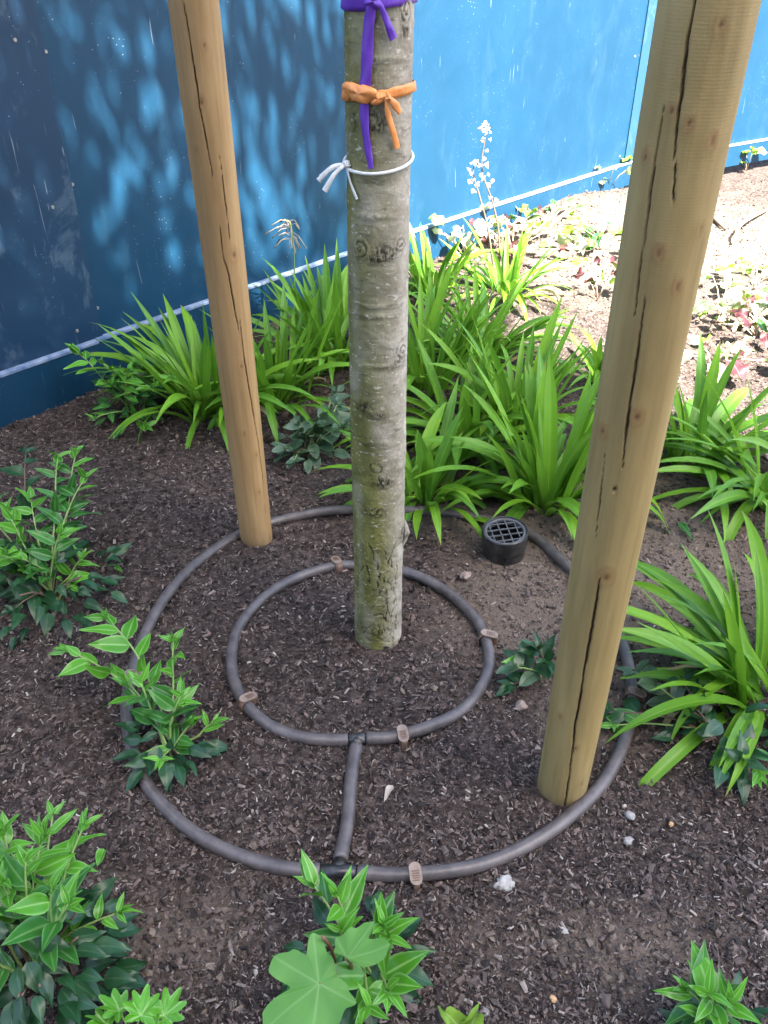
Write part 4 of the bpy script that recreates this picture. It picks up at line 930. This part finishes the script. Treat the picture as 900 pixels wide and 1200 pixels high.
def build_lobed():
    g = at(400, 1150); t = tag(empty('lobed_leaf_plant', g), 'young plant with one big lobed leaf and brown stalks, below the hose', 'plant')
    c = at(374, 1153, .135)-g
    o = link('leaf', lobed_leaf('leaf', BIG, .080, M['lobed'], .06, .10, 1), t); o.location = c; o.rotation_euler = (R(14), R(-8), 0)
    o2 = link('leaf', lobed_leaf('leaf', BIG, .050, M['lobed'], .05, .75, 2), t); o2.location = at(407, 1124, .145)-g; o2.rotation_euler = (R(30), R(10), R(150))
    for tip, b in ((Vector(o2.location), Vector((.012, -.01, 0))), (at(378, 1098, .16)-g, Vector((-.004, 0, 0))), (c, Vector((.006, -.02, 0)))):
        v, f = tube(spline([b+Vector((0, 0, -.01)), b.lerp(tip, .6)+Vector((.004, .0, .012)), tip], 6), [.0032-.0012*i/12 for i in range(13)], 8); link('stalk', mesh('stalk', v, f, M['stem_brown']), t)
    # toothed seedling
    g = at(160, 1225); t = tag(empty('lobed_seedling', g), 'small seedling with toothed fresh green leaves beside the two tone shrub', 'plant')
    CUT = [(0, 1.0), (16, .62), (32, .86), (50, .50), (68, .74), (92, .40), (112, .58), (150, .25), (180, .12), (210, .25), (248, .58), (268, .40), (292, .74), (310, .50), (328, .86), (344, .62)]
    for px, py, h, s, az in ((140, 1185, .06, .034, 150), (165, 1190, .07, .036, 85), (192, 1190, .06, .036, 60), (125, 1200, .05, .03, 170), (175, 1212, .05, .03, 30)):
        o = link('leaf', lobed_leaf('leaf', CUT, s, M['young'], .05, .35, px), t); o.location = at(px, py, h)-g; o.rotation_euler = (R(18), R(-15), R(az))
        v, f = tube([Vector((0, 0, -.01)), o.location*.5+Vector((0, 0, .012)), o.location], .0012, 6); link('stalk', mesh('stalk', v, f, M['stem']), t)
    g = at(545, 1235); t = tag(empty('leaf_shoot', g), 'pair of lime green leaf tips poking up alone from the mulch', 'plant')
    for px, py, az in ((528, 1192, 110), (555, 1197, 60)):
        leaf_obj(LEAF['lime'][0], t, Vector((0, 0, .05)), at(px, py, .09)-g-Vector((0, 0, .05)), Vector((0, -.4, 1)), .06, .7)
    v, f = tube([(0, 0, -.01), (0, 0, .05)], .002, 6); link('stalk', mesh('stalk', v, f, M['stem']), t)
build_lobed()

# --- small sunlit plants along the back
def rosette(px, py, n, r, h, kinds, label, seed):
    rg = random.Random(seed); p = at(px, py); t = tag(empty('rosette_plant', p), label, 'plant', 'low plants on the sunny soil')
    for i in range(n):
        an = rg.random()*6.28; d0 = r*math.sqrt(rg.random()); e = Vector((math.cos(an)*d0, math.sin(an)*d0, h*rg.uniform(.3, 1)))
        me = rg.choice(LEAF[rg.choice(kinds)]); leaf_obj(me, t, e, Vector((math.cos(an), math.sin(an), rg.uniform(-.5, .7))), Vector((rg.gauss(0, .5), rg.gauss(0, .5), 1)), rg.uniform(.04, .085), rg.uniform(.8, 1.2), rg.gauss(0, .4))
        if i % 2 == 0:
            v, f = tube([Vector((0, 0, -.01)), e*.5+Vector((0, 0, .015)), e], .0018, 5); link('stalk', mesh('stalk', v, f, M['stem_dry']), t)
    return t
rosette(640, 272, 16, .16, .12, ['lime', 'mid', 'pale'], 'low lime green plant on the sunny mound below the hoarding', 1)
rosette(600, 300, 30, .22, .14, ['pale', 'pale', 'lime', 'maroon'], 'pale bleached rosette with a few maroon leaves near the flower stalk', 2)
rosette(706, 292, 22, .13, .08, ['lime', 'dark', 'mid', 'pale'], 'low green rosette on open sunny soil beyond the strap leaved clumps', 3)
rosette(712, 222, 14, .12, .13, ['pale', 'pale', 'lime'], 'pale leaved plant at the hoarding foot beside the joint strip', 4)
rosette(875, 200, 8, .07, .12, ['lime', 'pale'], 'small yellow green sprig beside the dark gap shade under the kick board', 5)
rosette(845, 365, 24, .22, .08, ['lime', 'mid', 'pale'], 'spreading pale green patch on sunny soil past the thick stake', 6)
rosette(890, 330, 16, .15, .07, ['pale', 'lime'], 'thin pale patch of leaves at the far sunny edge of the bed', 7)
rosette(888, 395, 26, .14, .12, ['maroon', 'maroon', 'pale'], 'dark maroon leaved rosette on sunny soil', 8)
rosette(835, 430, 22, .16, .08, ['maroon', 'pale', 'pale', 'lime'], 'mixed maroon and pale rosette behind the half sunlit clump', 9)
rosette(545, 300, 26, .18, .16, ['pale', 'pale', 'lime', 'pale'], 'pale fluffy leaved plant at the hoarding beside the dried flower stalk', 10)
rosette(700, 350, 10, .07, .14, ['maroon', 'lime'], 'thin plant with a red leaf on sunny soil behind the thick stake', 11)
def flower_stalk():
    g = at(585, 330); t = tag(empty('dried_flower_stalk', g), 'tall dried flower stalk with pale seed heads standing against the hoarding', 'plant')
    rg = random.Random(9)
    def up(px, py):
        d = ray(px, py); q = d*(g.y/d.y); return Vector((q.x, q.y, CAM_H+q.z)) - g
    lines = [[Vector((0, 0, -.02)), up(585, 280), up(578, 240), up(565, 200), up(568, 165), up(573, 145)], [Vector((-.01, 0, -.02)), up(572, 270), up(562, 230), up(555, 205), up(556, 190)]]
    for Ln in lines:
        P = spline(Ln, 6); v, f = tube(P, [.004-.0025*i/(len(P)-1) for i in range(len(P))], 6); link('stalk', mesh('stalk', v, f, M['twig']), t)
        V = []; F = []
        for i in range(int(len(P)*.45), len(P)):
            for _ in range(rg.choice((0, 1, 1, 3))):
                c = P[i]+Vector((rg.gauss(0, .014), rg.gauss(0, .014), rg.gauss(0, .012))); s = rg.uniform(.006, .014); o = len(V)
                q = Euler((rg.random()*3, rg.random()*3, rg.random()*3)).to_matrix()
                V += [c+q@Vector(k)*s for k in ((1, 0, 0), (-.3, .9, .2), (-.6, -.7, .1), (0, .1, .8), (.1, 0, -.6))]
                F += [(o, o+1, o+3), (o+1, o+2, o+3), (o+2, o, o+3), (o+1, o, o+4), (o+2, o+1, o+4), (o, o+2, o+4)]
        link('seed_head', mesh('seed_head', V, F, M['seed'], smooth=False), t)['kind'] = 'stuff'
    # feathery seed head in the shade, left of the trunk
    g2 = at(345, 400); t = tag(empty('grass_seed_stalk', g2), 'thin stalk with a drooping feathery seed head beside the hoarding', 'plant'); g = g2
    P = spline([Vector((0, 0, -.02)), up(345, 330), up(344, 290), up(340, 262), up(333, 258)], 6); v, f = tube(P, [.0022]*len(P), 6); link('stalk', mesh('stalk', v, f, M['stem']), t)
    v = ([], [])
    for i in range(26):
        b = P[-8]+Vector((0, 0, rg.uniform(-.06, .02))); e = b+Vector((rg.gauss(0, .035), rg.gauss(0, .02), rg.uniform(-.06, .01))); v = merge(v, tube([b, (b+e)/2+Vector((0, 0, .012)), e], [.0009, .0009, .0022], 5))
    link('seed_head', mesh('seed_head', *v, M['stem_dry']), t)['kind'] = 'stuff'
flower_stalk()

# ------------------------------------------------------------------ pebbles and litter
def pebble(px, py, s, mat, label, cat='pebble', flat=.6, seed=0, rough=.12):
    rg = random.Random(seed); bm = bmesh.new(); bmesh.ops.create_icosphere(bm, subdivisions=3, radius=1)
    for v in bm.verts:
        k = 1+rough*2.2*mnoise.noise(v.co*1.7+Vector((seed*3.1, 0, 0)))+rough*mnoise.noise(v.co*4+Vector((0, seed, 0))); v.co = Vector((v.co.x*k*s, v.co.y*k*s*rg.uniform(.72, .8), v.co.z*k*s*flat))
    p = at(px, py); o = tag(link('pebble', bm_mesh('pebble', bm, M[mat], True)), label, cat, 'pebbles lying on the mulch'); o.location = (p.x, p.y, p.z+s*flat*.45+.002); o.rotation_euler = (rg.uniform(-.2, .2), rg.uniform(-.2, .2), rg.random()*6)
pebble(738, 958, .0095, 'stone', 'flat pale grey pebble by the thick stake, closer of two to the hose', seed=1)
pebble(736, 987, .0090, 'stone', 'flat dull grey pebble just below its paler twin near the thick stake', seed=2, flat=.45)
pebble(592, 1038, .0150, 'chalk', 'rough white chalk lump just outside the outer hose ring', seed=3, rough=.28)
pebble(786, 967, .0055, 'ochre', 'small ochre pebble alone beyond the two flat grey pebbles', seed=4)
pebble(660, 1092, .0060, 'chalk', 'tiny white stone in the dusty mulch', seed=5, rough=.25)
pebble(648, 1172, .0058, 'ochre', 'tiny orange brown stone in the dusty mulch', seed=6)
pebble(561, 1158, .0075, 'brown_stone', 'pale brown pebble on mulch nearest the lime leaf tips', seed=7)
pebble(568, 1187, .0070, 'stone', 'grey pebble on mulch beside the lime leaf tips', seed=8)
pebble(110, 1098, .0075, 'brown_stone', 'reddish brown pebble beside the two tone shrub', seed=9)
pebble(545, 678, .0130, 'brown_stone', 'brown lump of earth between the inner ring and the black pipe', 'soil clod', .8, 10, .22)
pebble(610, 830, .0120, 'brown_stone', 'brown lump of earth beneath the tiny dark leaved seedling', 'soil clod', .8, 11, .22)
def litter():
    def lf(name, px, py, mat, L, az, label, wid=.35, arch=.2):
        me = leaf_mesh(name, M[mat], wid, arch, .5, 'lance', .5, int(px)); p = at(px, py, .009); o = tag(link(name, me), label, 'leaf', 'fallen leaves on the mulch')
        o.location = p; o.rotation_euler = (.15, -.12, R(az)); o.scale = (L, L, L); return o
    lf('dead_leaf', 460, 920, 'deadleaf', .034, 245, 'curled whitish dead leaf inside the outer hose ring')
    lf('fallen_leaf', 135, 664, 'young', .030, -45, 'small fresh green leaf fallen on open mulch between wide shrub and slim stake')
    lf('fallen_leaf', 122, 995, 'young', .030, -95, 'single fresh green leaf lying beside the two tone shrub', .55)
    lf('fallen_leaf', 79, 694, 'lime', .036, 5, 'pale green leaf lying under the wide shrub', .4)
    lf('fallen_leaf', 795, 612, 'mid', .075, -80, 'folded strap of green leaf fallen on bare soil', .22)
    lf('dead_leaf', 775, 818, 'brownleaf', .050, 10, 'brown withered leaf by the peg behind the thick stake', .4)
    lf('dead_leaf', 800, 330, 'brownleaf', .09, -50, 'brown withered leaf on the sunny soil', .3)
    p = at(880, 250); v, f = tube(spline([at(858, 285, .01)-p, at(870, 262, .05)-p, at(900, 245, .02)-p], 6), .006, 6); o = tag(link('dry_stem', mesh('dry_stem', v, f, M['stem_dry'])), 'pale dry bent stem lying on the sunny soil', 'stem'); o.location = p
    p = at(845, 262); v, f = tube([at(835, 255, .01)-p, at(850, 268, .012)-p], .008, 7); o = tag(link('stick', mesh('stick', v, f, M['twig'])), 'short brown stick on the sunny soil by the hoarding', 'stick'); o.location = p
litter()

# ------------------------------------------------------------------ unseen building added behind the camera to shade the front of the bed
def build_shade_building():
    fd = Vector((SUN_H.y*-1, SUN_H.x, 0))          # along the facade, to the right seen from the bed
    edge = Vector((0.98, 1.98, 0)) + SUN_H*6.2     # corner of the block whose shade edge crosses the bed
    H = 7.70*math.tan(SUN_EL); Wd = 26; Dp = 8
    root = tag(empty('shade_building', edge), 'unseen pale building added to shade the front of the bed', 'building'); ang = math.atan2(fd.y, fd.x)
    root.rotation_euler.z = ang
    bm = bmesh.new(); box_into(bm, (-Wd/2, -Dp/2, H/2-.2), (Wd, Dp, H+.4)); link('wall', bm_mesh('wall', bm, M['facade'], bevel=.02), root)
    bm = bmesh.new(); box_into(bm, (-Wd/2, -Dp/2, H+.06), (Wd+.1, Dp+.1, .12)); link('roof', bm_mesh('roof', bm, M['shade_and_roof'], bevel=.01), root)
    for r in range(3):
        for c in range(9):
            bm = bmesh.new(); box_into(bm, (-1.6-c*2.8, .012, 1.7+r*3.0), (1.5, .05, 1.7)); wn = link('window', bm_mesh('window', bm, M['chalk'], bevel=.005), root)
            bm = bmesh.new(); box_into(bm, (-1.6-c*2.8, .035, 1.7+r*3.0), (1.36, .03, 1.56)); link('pane', bm_mesh('pane', bm, M['glass']), wn)
build_shade_building()
